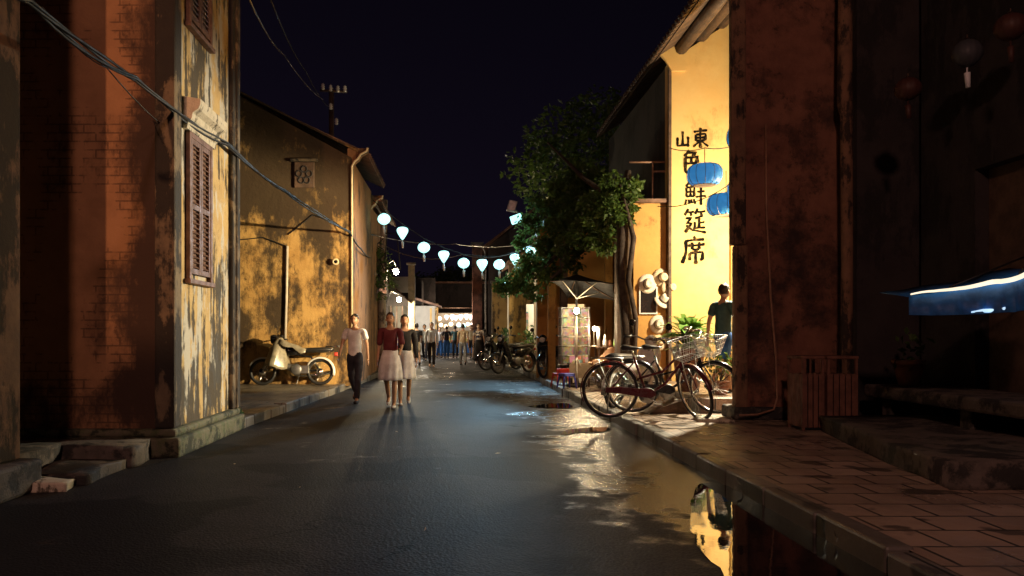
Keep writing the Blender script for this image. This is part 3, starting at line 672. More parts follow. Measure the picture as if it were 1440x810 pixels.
# amber back wall behind the stall and its posts
t = thing('house', 'amber shop house behind the stall canopy with an open doorway', 'house', (3.9, 20.4, .13))
mb = MB(); wall_with_openings(mb, P(725, 0, 20.4).x + .55, 5.5, .1, 4.0, 20.4, 20.7, [(P(783, 0, 20.4).x + .1, P(783, 0, 20.4).x + .75, .1, 2.0)]); mb.build('wall', 'Hh', t)
mb = MB(); mb.box(2.2, 5.6, 20.0, 24, 3.95, 4.1); mb.build('roof', 'tile', t)
mb = MB(); mb.box(2.3, 5.4, 23.5, 23.7, .1, 3.9); mb.build('room_wall', 'white_wall', t)
for px in (776, 793, 856):
    mb = MB(); x = P(px, 0, 19.6).x; mb.box(x - .09, x + .09, 19.55, 19.75, .1, 3.7); mb.build('pillar', 'Hh' if px != 793 else 'wood', t, bevel=.02)
# further row on the right
t = thing('house', 'ochre shop house with bright doorway behind the parked motorbikes', 'house', (3.0, 27, .13))
xa = lambda px, Y: P(px, 0, Y).x
mb = MB(); wall_with_openings(mb, xa(716, 27), 6, .1, 3.6, 27, 27.3, [(xa(740, 27), xa(762, 27), .1, 2.25), (xa(775, 27), xa(788, 27), .3, 2.2)]); mb.build('wall', 'far_wall', t)
mb = MB(); mb.box(1.9, 6.2, 29.6, 29.8, .1, 3.5); mb.build('room_wall', 'white_wall', t)
mb = MB(); mb.box(xa(741, 27), xa(745, 27), 27.5, 28.5, .2, 2.0); mb.build('display_rack', 'goods', t)
mb = MB(); mb.prism([(1.7, 3.55), (4.2, 4.9), (6.4, 3.6), (6.4, 3.72), (4.2, 5.02), (1.7, 3.68)], 26.6, 30); mb.build('roof', 'tile', t)
for px in (757, 768):
    mb = MB(); x = xa(px, 26.6); mb.box(x - .08, x + .08, 26.5, 26.66, .1, 3.5); mb.build('pillar', 'far_wall' if px == 757 else 'white_wall', t, bevel=.015)
t = thing('garden_wall', 'low mottled ochre garden wall behind the leafy plants', 'wall', (2.4, 36, .13))
mb = MB(); mb.box(xa(692, 36), 6, 36, 36.3, .1, P(0, 398, 36).z); mb.build('wall', 'far_wall', t)
mb = MB(); mb.box(xa(690, 36), 6, 35.93, 36.37, P(0, 398, 36).z, P(0, 398, 36).z + .1); mb.build('coping', 'stone', t)
t = thing('house', 'unlit gable house at the far right of the street', 'house', (3, 47, .13))
mb = MB(); mb.prism([(1.9, .1), (9, .1), (9, 7), (5.5, 9.2), (1.9, 6.4)], 47, 47.4); mb.build('gable_wall', 'dark_wall', t)
mb = MB(); mb.prism([(1.5, 6.2), (5.5, 9.2), (9.2, 7.0), (9.2, 7.15), (5.5, 9.4), (1.5, 6.35)], 46.6, 56); mb.build('roof', 'tile', t)

# ------------------------------------------------------------------ dark right foreground
t = thing('house', 'unlit dark house with stone ledges at the right edge', 'house', (5.6, 6, .13))
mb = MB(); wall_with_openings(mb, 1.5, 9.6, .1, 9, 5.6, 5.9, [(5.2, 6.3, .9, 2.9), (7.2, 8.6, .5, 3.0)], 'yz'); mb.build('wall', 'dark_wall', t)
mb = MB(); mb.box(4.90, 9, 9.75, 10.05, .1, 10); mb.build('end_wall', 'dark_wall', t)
mb = MB(); mb.box(5.75, 5.85, 7.2, 8.6, .5, 3.0); mb.build('door', 'wood', t)
mb = MB(); mb.box(5.75, 5.8, 5.2, 6.3, .9, 2.9); mb.build('window', 'blackglass', t)
rough_block('stone_step', 'low rough stone step with a broken end at the right edge', 3.75, 5.2, 5.55, 8.9, .13, .32, skew=.19)
t = thing('stone_bench', 'stone ledge on short legs against the dark house', 'bench', (5.2, 7.2, .13))
mb = MB(); mb.box(4.75, 5.58, 5.9, 9.3, .50, .64); mb.build('seat', 'stone', t, bevel=.03)
for y in (6.3, 7.6, 9.0):
    mb = MB(); mb.box(4.85, 5.5, y - .09, y + .09, .13, .498); mb.build('leg', 'stone', t, bevel=.02)
t = thing('flower_pot', 'dim clay flower pot standing on the stone ledge', 'pot', (5.05, 8.9, .645))
mb = MB(); mb.lathe([(.10, 0), (.13, .12), (.16, .24), (.175, .24), (.175, .29), (.15, .29), (.14, .25), (.01, .24)], (5.05, 8.9, .645), 18); mb.build('pot', 'terra', t)
mb = MB(); leaves(mb, blob_pts([((5.05, 8.9, 1.05), .22, 1)], 900, 4), .11, 5); mb.build('leaves', 'leaf', t)

# slatted litter bin
def bin_():
    x0, x1, y0, y1 = P(1126, 0, 9).x, P(1203, 0, 9).x, 8.95, 9.35
    t = thing('litter_bin', 'brown slatted wooden litter bin against the dark wall', 'bin', ((x0 + x1) / 2, 9.15, .137)); z1 = 1.0
    for s, (a, b) in (('slatted_box', (x0, x0 + .24)), ('slatted_box', (x0 + .28, x1))):
        mb = MB(); k = 4 if a == x0 else 5
        wd = (b - a) / k
        for i in range(k): mb.box(a + i * wd + .006, a + (i + 1) * wd - .006, y0, y0 + .02, .17, .77); mb.box(a + i * wd + .006, a + (i + 1) * wd - .006, y1 - .02, y1, .17, .77)
        for i in range(5): q = y0 + .02 + i * .075; mb.box(a + .004, a + .02, q, q + .065, .17, .77); mb.box(b - .02, b - .004, q, q + .065, .17, .77)
        mb.build(s, 'bin', t, bevel=.004)
    for a, b in ((x0, x0 + .24), (x0 + .28, x1)):
        mb = MB(); mb.box(a + .03, b - .03, y0 + .03, y1 - .03, .15, .74); mb.build('liner', 'black', t)
        mb = MB(); mb.box(a - .01, b + .01, y0 - .015, y1 + .015, .94, .975); mb.build('lid', 'bin', t, bevel=.01)
        for x in (a + .012, b - .012):
            for y in (y0 + .012, y1 - .012):
                mb = MB(); mb.box(x - .014, x + .014, y - .014, y + .014, .137, .94); mb.build('corner_post', 'bin', t)
bin_()
# stall awning in the dark right recess; glowing strips added along it to draw a streak of light
t = thing('stall_awning', 'blue stall awning with a rope light glowing in the dark on the right', 'awning', (5.0, 7.3, 1.5))
pts_t = [(1278, 416), (1310, 413), (1345, 406), (1380, 402), (1405, 399), (1425, 392), (1445, 386), (1475, 380)]
pts_b = [(1278, 443), (1310, 444), (1345, 443), (1380, 442), (1405, 440), (1425, 439), (1445, 436), (1475, 434)]
T = [P(a, b, 7.3 - .06 * i) for i, (a, b) in enumerate(pts_t)]; B = [P(a, b + 0, 7.18 - .06 * i) for i, (a, b) in enumerate(pts_b)]
mb = MB()
for i in range(7):
    for k in range(4):
        a0, a1 = T[i].lerp(T[i + 1], k / 4), T[i].lerp(T[i + 1], (k + 1) / 4); b0, b1 = B[i].lerp(B[i + 1], k / 4), B[i].lerp(B[i + 1], (k + 1) / 4)
        w0, w1 = .025 * math.sin((i * 4 + k) * 1.5), .025 * math.sin((i * 4 + k + 1) * 1.5)
        o_ = Vector((0, 1, 0)); mb.add([a0, a1, b1 + o_ * w1, b0 + o_ * w0], [(0, 1, 2, 3)], True)
v_ = mb.build('valance', 'bluecanvas', t, fixn=False, weld=True); m_ = v_.modifiers.new('solid', 'SOLIDIFY'); m_.thickness = .006
mb = MB(); m2 = [a + Vector((0, .5, .06)) for a in T]
for i in range(7): mb.add([T[i] + Vector((0, .01, -.004)), T[i + 1] + Vector((0, .01, -.004)), m2[i + 1], m2[i]], [(0, 1, 2, 3)], True)
v_ = mb.build('canopy', 'bluecanvas', t, fixn=False, weld=True); m_ = v_.modifiers.new('solid', 'SOLIDIFY'); m_.thickness = .008
mb = MB(); q = [p + Vector((0, -.03, .012)) for p in T]
qq = []
for i in range(7):
    for k in range(4): qq.append(q[i].lerp(q[i + 1], k / 4) + Vector((0, 0, .012 * math.sin((i * 4 + k) * .55))))
mb.tube(qq, [.007 + .014 * min(1, i / 14) for i in range(len(qq))], 7); mb.build('rope_light', 'led', t)
mb = MB(); q = [P(1366, 439, 7.02), P(1382, 437, 7.0), P(1402, 437, 6.97), P(1420, 433, 6.94), P(1437, 428, 6.9), P(1460, 426, 6.86)]; mb.tube(q, [.006, .016, .02, .022, .024, .024], 7); mb.build('rope_light', 'led2', t)
for a in (T[2], T[6]):
    mb = MB(); mb.tube([(5.61, a.y + .45, a.z + .40), (a.x, a.y + .1, a.z + .02)], .010, 6); mb.tube([(5.61, a.y + .48, a.z + .05), (a.x + .1, a.y + .5, a.z + .06)], .010, 6); mb.build('bracket', 'black', t)

def lantern_mesh(mb, c, r, sq=1., shape='round', lobes=12, n=36):
    if shape == 'round': prof = [(.16, -1), (.50, -.86), (.80, -.60), (.96, -.28), (1, 0), (.96, .28), (.80, .60), (.50, .86), (.16, 1)]
    elif shape == 'drop': prof = [(.14, -1.25), (.30, -1.05), (.55, -.62), (.82, -.15), (.97, .25), (.97, .55), (.80, .82), (.48, .96), (.16, 1)]
    else: prof = [(.60, -1), (.80, -.85), (.97, -.4), (1, 0), (.97, .45), (.82, .82), (.55, 1), (.2, 1.06)]
    mb.lathe([(a * r, b * r * sq) for a, b in prof], c, n, lobes=lobes, lob=-.05)
    return mb
def lantern(label, c, r, mat, shape, sq=1., cat='lantern', group=None, tassel=True, hang=None, name='silk_lantern'):
    c = Vector(c); t = thing(name, label, cat, c, group); h = r * sq
    mb = MB(); lantern_mesh(mb, c, r, sq, shape); mb.build('shade', mat, t)
    zb = c.z - h * (1.27 if shape == 'drop' else 1.0); zt = c.z + h
    mb = MB(); mb.lathe([(.14 * r, 0), (.17 * r, .01), (.17 * r, .05 * r), (.05 * r, .1 * r)], (c.x, c.y, zt + .002), 10); mb.tube([(c.x, c.y, zt + .08 * r), (c.x, c.y, (hang or zt + .35 * r))], .006, 5); mb.build('cap', 'wood', t)
    if shape == 'oval':
        mb = MB(); prof = [(.60, -1), (.80, -.85), (.97, -.4), (1, 0), (.97, .45), (.82, .82), (.55, 1), (.2, 1.06)]
        for k in range(12):
            a = 2 * math.pi * (k + .5) / 12; mb.tube([(c.x + r * 1.008 * q * math.cos(a), c.y + r * 1.008 * q * math.sin(a), c.z + h * 1.008 * z) for q, z in prof], .0045, 5)
        mb.lathe([(.61 * r, -1.02 * h), (.63 * r, -1.02 * h), (.63 * r, -.96 * h), (.61 * r, -.96 * h)], c, 30); mb.build('rib_frame', 'wood', t)
    if tassel:
        mb = MB(); mb.tube([(c.x, c.y, zb), (c.x, c.y, zb - .35 * r), (c.x, c.y, zb - .4 * r), (c.x + .01, c.y, zb - 1.45 * r)], [.008, .008, .03, .022], 7); mb.build('tassel', 'whitesilk' if mat != 'redsilk' else 'redsilk', t)
    return t
# blue lanterns in the yard opening
G = 'blue lanterns in the yard opening'
lantern('whole blue silk lantern in front of the painted characters', P(991, 246, 12.9), .285, ['bluesilk'], 'oval', .60, group=G, tassel=False, hang=P(0, 208, 12.9).z)
lantern('lowest and widest blue silk lantern by the wall end', P(1021, 288, 12.4), .30, ['bluesilk'], 'oval', .56, group=G, tassel=False, hang=P(0, 240, 12.4).z)
lantern('topmost blue silk lantern half hidden by the wall end', P(1040, 193, 12.9), .20, ['bluesilk'], 'oval', .85, group=G, tassel=False, hang=P(0, 160, 12.9).z)
lantern('small blue silk lantern just above the lowest wide one', P(1041, 266, 13.3), .21, ['bluesilk'], 'oval', .75, group=G, tassel=False, hang=P(0, 236, 13.3).z)
for px, py, Y, e in ((991, 246, 12.9, 2.4), (1021, 288, 12.4, 2.4), (1040, 193, 12.9, 1.2), (1041, 266, 13.3, 1.2)):
    light('silk_lantern_light', P(px + 5, py + 7, Y), e, (.75, .92, 1.0), .05)  # points added inside the shades to whiten their lower sides
for pts in ([P(942, 208, 14.9), P(991, 208, 12.9), P(1045, 200, 12.9)], [P(925, 290, 14.9), P(985, 281, 13.2), P(1050, 240, 12.4)]):
    mb = MB(); q = []
    for a, b in zip(pts, pts[1:]): q += sag(a, b, .05, 8)
    tag(mb.tube(q, .008, 5).build('support_wire', 'cable'), 'thin wire stretched across the yellow wall ' + ('above the painted whole lantern' if pts[0].z > 4 else 'below the whole blue lantern'), 'wire')
G = 'unlit lanterns in the dark'
lantern('dull red unlit lantern hanging nearest the timber post', P(1277, 125, 8.2), .13, 'redsilk', 'round', .9, group=G)
lantern('grey unlit lantern hanging between two red ones', P(1360, 75, 8.0), .14, 'greysilk', 'round', 1, group=G)
lantern('dull red unlit lantern at the top right corner', P(1421, 38, 7.4), .14, 'redsilk', 'round', .9, group=G)

# ------------------------------------------------------------------ far end and left row
t = thing('house', 'small lit shop with a yellow pillar and sloping eave on the left', 'house', (-2.3, 36, .13))
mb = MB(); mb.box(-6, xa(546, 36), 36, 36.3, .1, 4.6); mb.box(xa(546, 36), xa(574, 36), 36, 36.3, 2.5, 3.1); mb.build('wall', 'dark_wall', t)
mb = MB(); mb.box(-6, -2.0, 38.5, 38.7, .1, 4); mb.build('room_wall', 'white_wall', t)
mb = MB(); mb.box(xa(574, 35.9), xa(583, 35.9), 35.85, 36.15, .1, P(0, 373, 36).z); mb.build('pillar', 'trim', t, bevel=.02)
mb = MB(); mb.cbox((xa(578, 36), 36, P(0, 371, 36).z), (.42, .42, .08)); mb.build('pillar_cap', 'trim', t, bevel=.02)
e1, e2 = P(540, 392, 35.2), P(577, 426, 35.2)
mb = MB(); mb.prism([(e1.x, e1.z), (e2.x, e2.z), (e2.x, e2.z + .07), (e1.x, e1.z + .07)], 34.6, 36); mb.build('eave', 'tile', t)
for i in range(3):
    mb = MB(); x = xa(550 + i * 8, 36.2); mb.box(x - .03, x + .03, 36.1, 36.2, .2, 2.5); mb.build('door_post', 'wood', t)
mb = MB(); mb.box(xa(549, 36), xa(572, 36), 36.4, 36.8, .15, 1.0); mb.build('counter', 'goods', t)
t = thing('house', 'white washed brightly lit shop front at the far left', 'house', (-1.8, 43, .13))
mb = MB(); mb.box(-5, xa(614, 43), 43, 43.3, .1, 2.75); mb.build('wall', 'white_wall', t)
mb = MB(); mb.prism([(-4, 3.6), (xa(621, 43), 2.62), (xa(621, 43), 2.72), (-4, 3.72)], 41.6, 43.4); mb.build('eave', 'tile', t)
for i in range(2):
    mb = MB(); x = xa(606 + i * 7, 42); mb.box(x - .05, x + .05, 41.9, 42.0, .1, 2.6); mb.build('post', 'far_wall', t)
mb = MB(); mb.box(-5, -1.9, 43.5, 50, .1, 4.2); mb.build('rear_block', 'dark_wall', t)
t = thing('house', 'ochre pillar house end beside the lantern stall', 'house', (-1.2, 46, .13))
mb = MB(); mb.box(xa(610, 46), xa(616, 46), 46, 46.3, .1, 3.0); mb.build('pillar', 'far_wall', t)
mb = MB(); mb.box(-6, xa(612, 46), 46.35, 46.6, .1, 4.5); mb.build('wall', 'dark_wall', t)
t = thing('house', 'dark house closing the far end of the street', 'house', (0, 52, 0))
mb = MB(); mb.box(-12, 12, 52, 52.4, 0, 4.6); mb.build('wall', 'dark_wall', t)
mb = MB(); mb.prism([(-12, 4.5), (12, 4.5), (12, 4.62), (-12, 4.62)], 51.3, 56); mb.build('roof', 'tile', t)
for px, lab, h in ((671, 'dark brown timber post at the far right corner', 345),):
    t = thing('post', lab, 'post', P(px, 505, 45)); mb = MB(); x = xa(px, 45); mb.box(x - .28, x + .28, 44.8, 45.2, .1, P(0, h, 45).z); mb.build('shaft', 'Cw', t, bevel=.03)
    mb = MB(); mb.box(x - .36, x + .36, 44.74, 45.26, P(0, h, 45).z, P(0, h, 45).z + .15); mb.build('cap', 'stone', t)
# lantern stall
t = thing('market_stall', 'brightly lit market stall at the end of the street', 'stall', (.1, 47, 0))
mb = MB(); mb.box(-1.2, 1.25, 46.4, 47.2, .72, .80); mb.build('counter', 'wood', t)
mb = MB(); mb.box(-1.15, 1.2, 46.6, 47.1, .801, 1.05); mb.build('goods', 'goods', t)
mb = MB(); mb.box(-1.15, 1.2, 46.42, 46.46, .12, .719); mb.build('front_cloth', 'c_blue', t)
for x in (-1.22, 1.27):
    mb = MB(); mb.tube([(x, 46.4, 0), (x, 46.4, 2.75)], .03, 7); mb.build('post', 'wood', t)
mb = MB(); mb.tube([(-1.25, 46.4, 2.75), (1.3, 46.4, 2.75)], .03, 7); mb.build('crossbar', 'wood', t)
mb = MB(); mb.box(-1.3, 1.3, 48.0, 48.1, 0, 2.5); mb.build('back_panel', 'white_wall', t)
G = 'lit lanterns on the far stall'
for i, (px, py, m, r) in enumerate([(618, 448, 'lantern_warm', .13), (628, 446, 'lantern_pink', .13), (636, 446, 'lantern_pink', .15), (641, 447, 'lantern_pink', .14), (648, 446, 'lantern_pink', .15), (656, 445, 'lantern_pink', .15), (662, 446, 'lantern_pink', .14),
        (667, 446, 'lantern', .12), (620, 457, 'lantern_warm', .12), (627, 459, 'lantern_warm', .12), (634, 456, 'lantern_warm', .13), (645, 457, 'lantern', .13), (652, 458, 'lantern', .13), (658, 456, 'lantern_warm', .12), (664, 457, 'lantern_pink', .12)]):
    lantern({'lantern_warm': 'small amber lit lantern hung on the far stall', 'lantern_pink': 'small pink lit lantern hung on the far stall', 'lantern': 'small white lit lantern hung on the far stall'}[m], P(px, py, 46.35 + .1 * (i % 3)), r, m, 'drop' if m == 'lantern_pink' else 'round', group=G, tassel=False)

# ------------------------------------------------------------------ poles, lamps, wires, pipes
t = thing('utility_pole', 'pale concrete utility pole among hanging vines on the left', 'pole', P(537, 520, 23.6))
px_ = P(537, 0, 23.6).x
mb = MB(); mb.tube([(px_, 23.6, .1), (px_, 23.6, 2.5), (px_ + .08, 23.6, 5.2)], [.13, .12, .09], 12); mb.build('shaft', 'pole', t)
mb = MB(); mb.cbox((px_ - .0, 23.4, 2.6), (.36, .22, .42)); mb.build('meter_box', 'steel', t, bevel=.02)
mb = MB()
for i in range(7):
    rnd = random.Random(i); a = (px_ + .06, 23.5, 3.4 + i * .16); b = (px_ + rnd.uniform(-.6, .6), 23.3, 2.2 + rnd.random() * 1.0)
    mb.tube([a, Vector(a).lerp(Vector(b), .3) + Vector((rnd.uniform(-.5, .6), 0, .35)), Vector(a).lerp(Vector(b), .7) + Vector((rnd.uniform(-.4, .5), 0, -.2)), b], .018, 5)
mb.build('wire_tangle', 'cable', t)
def bulb_lamp(label, c, r, arm, name='street_lamp', mat='bulb'):
    t = thing(name, label, 'lamp', arm[0])
    mb = MB(); mb.tube(arm, .025, 6); mb.build('arm', 'steel', t)
    mb = MB(); mb.ell(c, r, r, r * 1.15, 14, 8); mb.build('bulb', mat, t)
    mb = MB(); mb.lathe([(.3 * r, 0), (1.6 * r, -.8 * r), (1.65 * r, -.75 * r), (.35 * r, .1 * r)], (c[0], c[1], c[2] + 1.5 * r), 14); mb.build('lamp_shade', 'steel', t)
c = P(557, 382, 29.9); bulb_lamp('upper bright street lamp on a curved arm at the left', c, .105, [P(543, 400, 29.9), P(545, 372, 29.9), P(553, 366, 29.9), c + Vector((0, 0, .2))])
c = P(561, 421, 29.9); bulb_lamp('lower bright bulb lamp under the upper street lamp', c, .085, [P(543, 425, 29.9), P(550, 410, 29.9), c + Vector((0, 0, .18))])
t = thing('lamp_post', 'thin pale lamp post bent over at the top on the right', 'lamp post', P(683, 508, 44))
mb = MB(); q = [P(683, 506, 44), P(683, 420, 44), P(683, 362, 44), P(682, 354, 44), P(679, 348, 44), P(674, 345, 44)]; mb.tube(q, .05, 8); mb.build('shaft', 'pole', t)
mb = MB(); mb.cbox(P(672, 345, 44), (.3, .16, .08)); mb.build('lamp_head', 'steel', t, bevel=.02)
# pole with insulators behind the roof
t = thing('utility_pole', 'dark utility pole with porcelain insulators above the mouldy house roof', 'pole', P(465, 540, 22))
x = P(466, 0, 22).x
mb = MB(); mb.tube([(x, 22, 3), (x, 22, P(0, 124, 22).z)], .07, 8); mb.build('shaft', 'wood', t)
mb = MB(); a, b = P(450, 127, 21.9), P(488, 129, 21.9); mb.tube([a, b], .035, 6); mb.build('crossarm', 'wood', t)
for px, py in ((454, 122), (465, 124), (475, 125), (485, 125), (465, 150), (473, 171)):
    mb = MB(); q = P(px, py, 21.8); mb.lathe([(.03, -.08), (.055, -.06), (.03, -.02), (.06, 0), (.035, .04), (.05, .06), (.01, .1)], q, 9); mb.build('insulator', 'insul', t)
def wire(name, label, pts, r, mat='cable', drop=0., group=None):
    mb = MB(); q = []
    for a, b in zip(pts, pts[1:]): q += sag(a, b, drop, 8)[:-1]
    q.append(Vector(pts[-1])); return tag(mb.tube(q, r, 5).build(name, mat), label, 'wire', group)
t = thing('cable_bundle', 'thick twisted cable bundle sweeping across the left houses', 'wire', P(40, 0, 5))
main = [P(-80, -70, 4.4), P(40, 0, 5.0), P(190, 110, 7.0), P(320, 203, 9.55), P(400, 268, 13), P(492, 326, 17.1)]
for i in range(4):
    mb = MB(); q = []
    for a, b in zip(main, main[1:]): q += sag(a, b, .03 + .012 * i, 10)[:-1]
    q.append(main[-1]); q = [p + Vector((.015 * math.cos(k * .45 + i * 1.6), .0, .017 * math.sin(k * .45 + i * 1.6))) for k, p in enumerate(q)]
    mb.tube(q, .0115, 6); mb.build('cable', 'cable', t)
wire('overhead_wire', 'dark wire dropping from the bundle to the house corner', [P(492, 326, 17.1), P(508, 350, 18), P(521, 362, 21.2)], .018, 'cable', .05)
wire('overhead_wire', 'pale overhead wire rising to the top of the picture', [P(350, -2, 10), P(400, 78, 15), P(454, 140, 21.8)], .012, 'steel', .1)
wire('overhead_wire', 'thin dim overhead wire beside the pale one', [P(380, -2, 10), P(430, 100, 17), P(462, 150, 21.8)], .009, 'cable', .1)
wire('overhead_wire', 'thin slack wire across the orange plaster wall', [P(60, 10, 5.2), P(150, 95, 6.8), P(262, 200, 8.6)], .006, 'cable', .06)
wire('overhead_wire', 'thin wire crossing the mouldy yellow wall to the vertical pipe', [P(330, 338, 17.28), P(370, 334, 17.28), P(405, 347, 17.27)], .012, 'cable', .0)
wire('overhead_wire', 'loose wire arching up the mouldy yellow wall', [P(405, 330, 17.28), P(440, 302, 17.28), P(470, 312, 17.27), P(492, 328, 17.1)], .012, 'cable', .0)
wire('overhead_wire', 'long level wire behind the lantern string', [P(522, 330, 21.2), P(640, 343, 30), P(735, 344, 27)], .014, 'steel', .1)
wire('overhead_wire', 'long sagging wire under the lantern string', [P(540, 345, 23.6), P(650, 358, 23), P(760, 338, 22)], .013, 'steel', .25)
mb = MB(); mb.tube([P(404, 346, 17.262), P(403, 410, 17.262), P(401, 476, 17.262)], .03, 8)
tag(mb.build('drain_pipe', 'pipe'), 'white vertical pipe on the mouldy yellow wall', 'pipe')
t = thing('wall_lamp', 'small round lamp fitting high on the mouldy yellow wall', 'lamp', P(472, 368, 17.25))
mb = MB(); q = P(472, 368, 17.2); mb.torus(q, .055, .02, 'y', 16, 6); mb.build('ring', 'trim', t); mb = MB(); mb.ell((q.x, 17.2, q.z), .04, .03, .04); mb.build('bulb_glass', 'blackglass', t)
# lantern string over the street
LS = [(540, 308, 'round', 9.0, 20.6), (566, 327, 'drop', 8.2, 20.7), (596, 348, 'round', 8.6, 20.8), (624, 360, 'drop', 7.8, 20.9), (652, 370, 'round', 8.2, 21), (678, 372, 'drop', 7.8, 21.1), (702, 372, 'round', 8.0, 21.2), (724, 364, 'drop', 7.2, 21.3), (747, 354, 'round', 7.5, 21.4), (765, 341, 'round', 5.5, 21.6)]
ctrl = [P(524, 281, 20.5)] + [P(px, py - r * 1.5, Y) for px, py, _, r, Y in LS] + [P(790, 322, 21.8)]
mb = MB(); mb.tube(ctrl, .012, 5); tag(mb.build('overhead_wire', 'cable'), 'dark wire carrying the white lanterns over the street', 'wire')
wh = ['leftmost and highest white lantern, round, by the house eave', 'pear shaped white lantern second along the string from the left', 'round white lantern between two pear shaped ones, third from left', 'pear shaped white lantern fourth along the string from the left', 'round white lantern at the middle of the string, fifth from left', 'pear shaped white lantern right of the middle of the string', 'round white lantern just left of the tree crown', 'pear shaped white lantern at the edge of the tree crown', 'round white lantern against the tree leaves, second from right', 'small rightmost white lantern almost hidden among tree leaves']
for (px, py, shp, r, Y), lab in zip(LS, wh): lantern(lab, P(px, py, Y), r * Y / F_PX, 'lantern', shp, .88 if shp == 'round' else .95, group='white lanterns on the street string', name='paper_lantern')
# flood lamp by the tree
t = thing('flood_lamp', 'small bluish flood lamp among the dark branches', 'lamp', P(724, 305, 24))
mb = MB(); q = P(726, 308, 24); mb.cbox(q, (.34, .12, .24), (R(25), R(-20), 0)); mb.build('housing', 'lantern', t, bevel=.02)
mb = MB(); mb.cbox(P(720, 290, 24.1), (.26, .2, .34), (0, R(15), 0)); mb.build('box', 'steel', t, bevel=.02)
mb = MB(); mb.tube([P(721, 292, 24.1), P(760, 330, 24.4)], .03, 6); mb.build('arm', 'steel', t)

# ------------------------------------------------------------------ raised terrace by the yellow wall
mb = MB(); mb.box(3.36, 7.2, 10.95, 17.3, .0, .34); tag(mb.build('terrace', 'paver', bevel=.02), kind='structure')
o = slab('stone_slab', 'flat pale stone slab lying at the foot of the terrace', 'slab', 3.0, 3.45, 9.75, 10.25, .137, .175, 'cornice'); o.rotation_euler = (0, 0, R(-14))
mb = MB(); mb.prism([(0, 0), (.62, 0), (.62, .2), (.58, .2)], -.22, .22); o = mb.build('ramp_board', 'log', local=True, bevel=.006); o.location = (2.52, 11.0, .137); o.rotation_euler = (0, 0, R(12))
tag(o, 'wedge shaped wooden ramp on the pavement behind the maroon bicycle', 'ramp')

# ------------------------------------------------------------------ trees and plants
def tree(name, label, base, limbs, blobs, dens, size, mat='leaf', seed=1, group=None, bark='bark', gap=-.22):
    t = thing(name, label, 'tree', base, group)
    mb = MB()
    for pts, r in limbs: mb.tube(pts, r, 8)
    mb.build('trunk', bark, t)
    mb = MB(); leaves(mb, blob_pts(blobs, dens, seed, gap), size, seed); mb.build('crown', mat, t, fixn=False)
    return t
B_ = lambda px, py, Y, rp, sq=.8: (P(px, py, Y), rp * Y / F_PX, sq)
tr0 = P(879, 520, 14.8)
tree('leafy_tree', 'leafy tree with twisted bare trunk beside the amber house', (tr0.x, 14.8, .137),
     [([(tr0.x, 14.8, .1), (tr0.x + .05, 14.8, 1.2), (tr0.x - .06, 14.8, 2.4), (tr0.x, 14.9, 3.6), (tr0.x + .1, 15.0, 4.3)], [.15, .12, .11, .11, .06]),
      ([(tr0.x + .12, 14.7, .1), (tr0.x + .17, 14.65, 1.5), (tr0.x + .02, 14.62, 2.2), (tr0.x + .14, 14.7, 3.0), (tr0.x - .1, 14.8, 4)], [.05, .045, .05, .05, .03]),
      ([(tr0.x, 14.9, 3.4), P(835, 330, 17), P(790, 350, 18), P(752, 392, 19)], [.09, .07, .05, .03]),
      ([P(835, 335, 17), P(800, 370, 17.6), P(770, 396, 18.6), P(748, 384, 19)], [.05, .045, .04, .02]),
      ([(tr0.x, 14.9, 3.6), P(820, 250, 17.5), P(770, 200, 18)], [.08, .05, .02])],
     [B_(*q) for q in ((845, 318, 15.4, 27), (868, 290, 14.9, 30), (838, 288, 15.6, 26), (822, 330, 15.8, 26), (858, 262, 15, 26), (884, 268, 15, 24), (803, 345, 17, 25), (790, 320, 17.6, 26), (850, 345, 15.2, 18), (768, 350, 18.5, 26), (772, 384, 18.6, 20),
       (745, 372, 19.5, 24), (728, 398, 19.6, 22), (708, 404, 20, 17), (752, 410, 19, 16), (785, 295, 18.8, 27), (812, 285, 18, 27), (820, 250, 18, 28), (790, 262, 18.8, 22), (745, 315, 19.8, 20), (736, 340, 20, 16), (806, 372, 17.5, 15), (756, 282, 20, 18), (878, 305, 14.8, 16))], 6400, .105, seed=3, gap=-.10)
tree('leafy_tree', 'tall unlit tree rising behind the leafy one into the night sky', (4.2, 27.5, .13), [([(4.2, 25, .1), (4.1, 25, 5), (3.6, 25, 7.5)], [.22, .17, .06])],
     [B_(800, 200, 24, 70), B_(850, 170, 24, 60), B_(760, 240, 25, 55), B_(880, 240, 23, 50), B_(815, 270, 24, 60)], 560, .20, seed=8)
for i, (px, py, Y, rp, lab) in enumerate([(610, 408, 54, 34, 'dark tree crown above the white lit shop at the far end'), (648, 402, 56, 40, 'dark tree crown above the far lantern stall'), (690, 398, 55, 36, 'dark tree crown behind the far right corner post')]):
    b = P(px, py, Y); tree('shade_tree', lab, (b.x, Y, 0), [([(b.x, Y, 0), (b.x + .1, Y, b.z)], [.2, .1])], [(b, rp * Y / F_PX, .7), (b + Vector((.9, .5, .5)), rp * Y / F_PX * .7, .8), (b + Vector((-.9, .3, .4)), rp * Y / F_PX * .7, .8)], 380, .22, seed=20 + i)
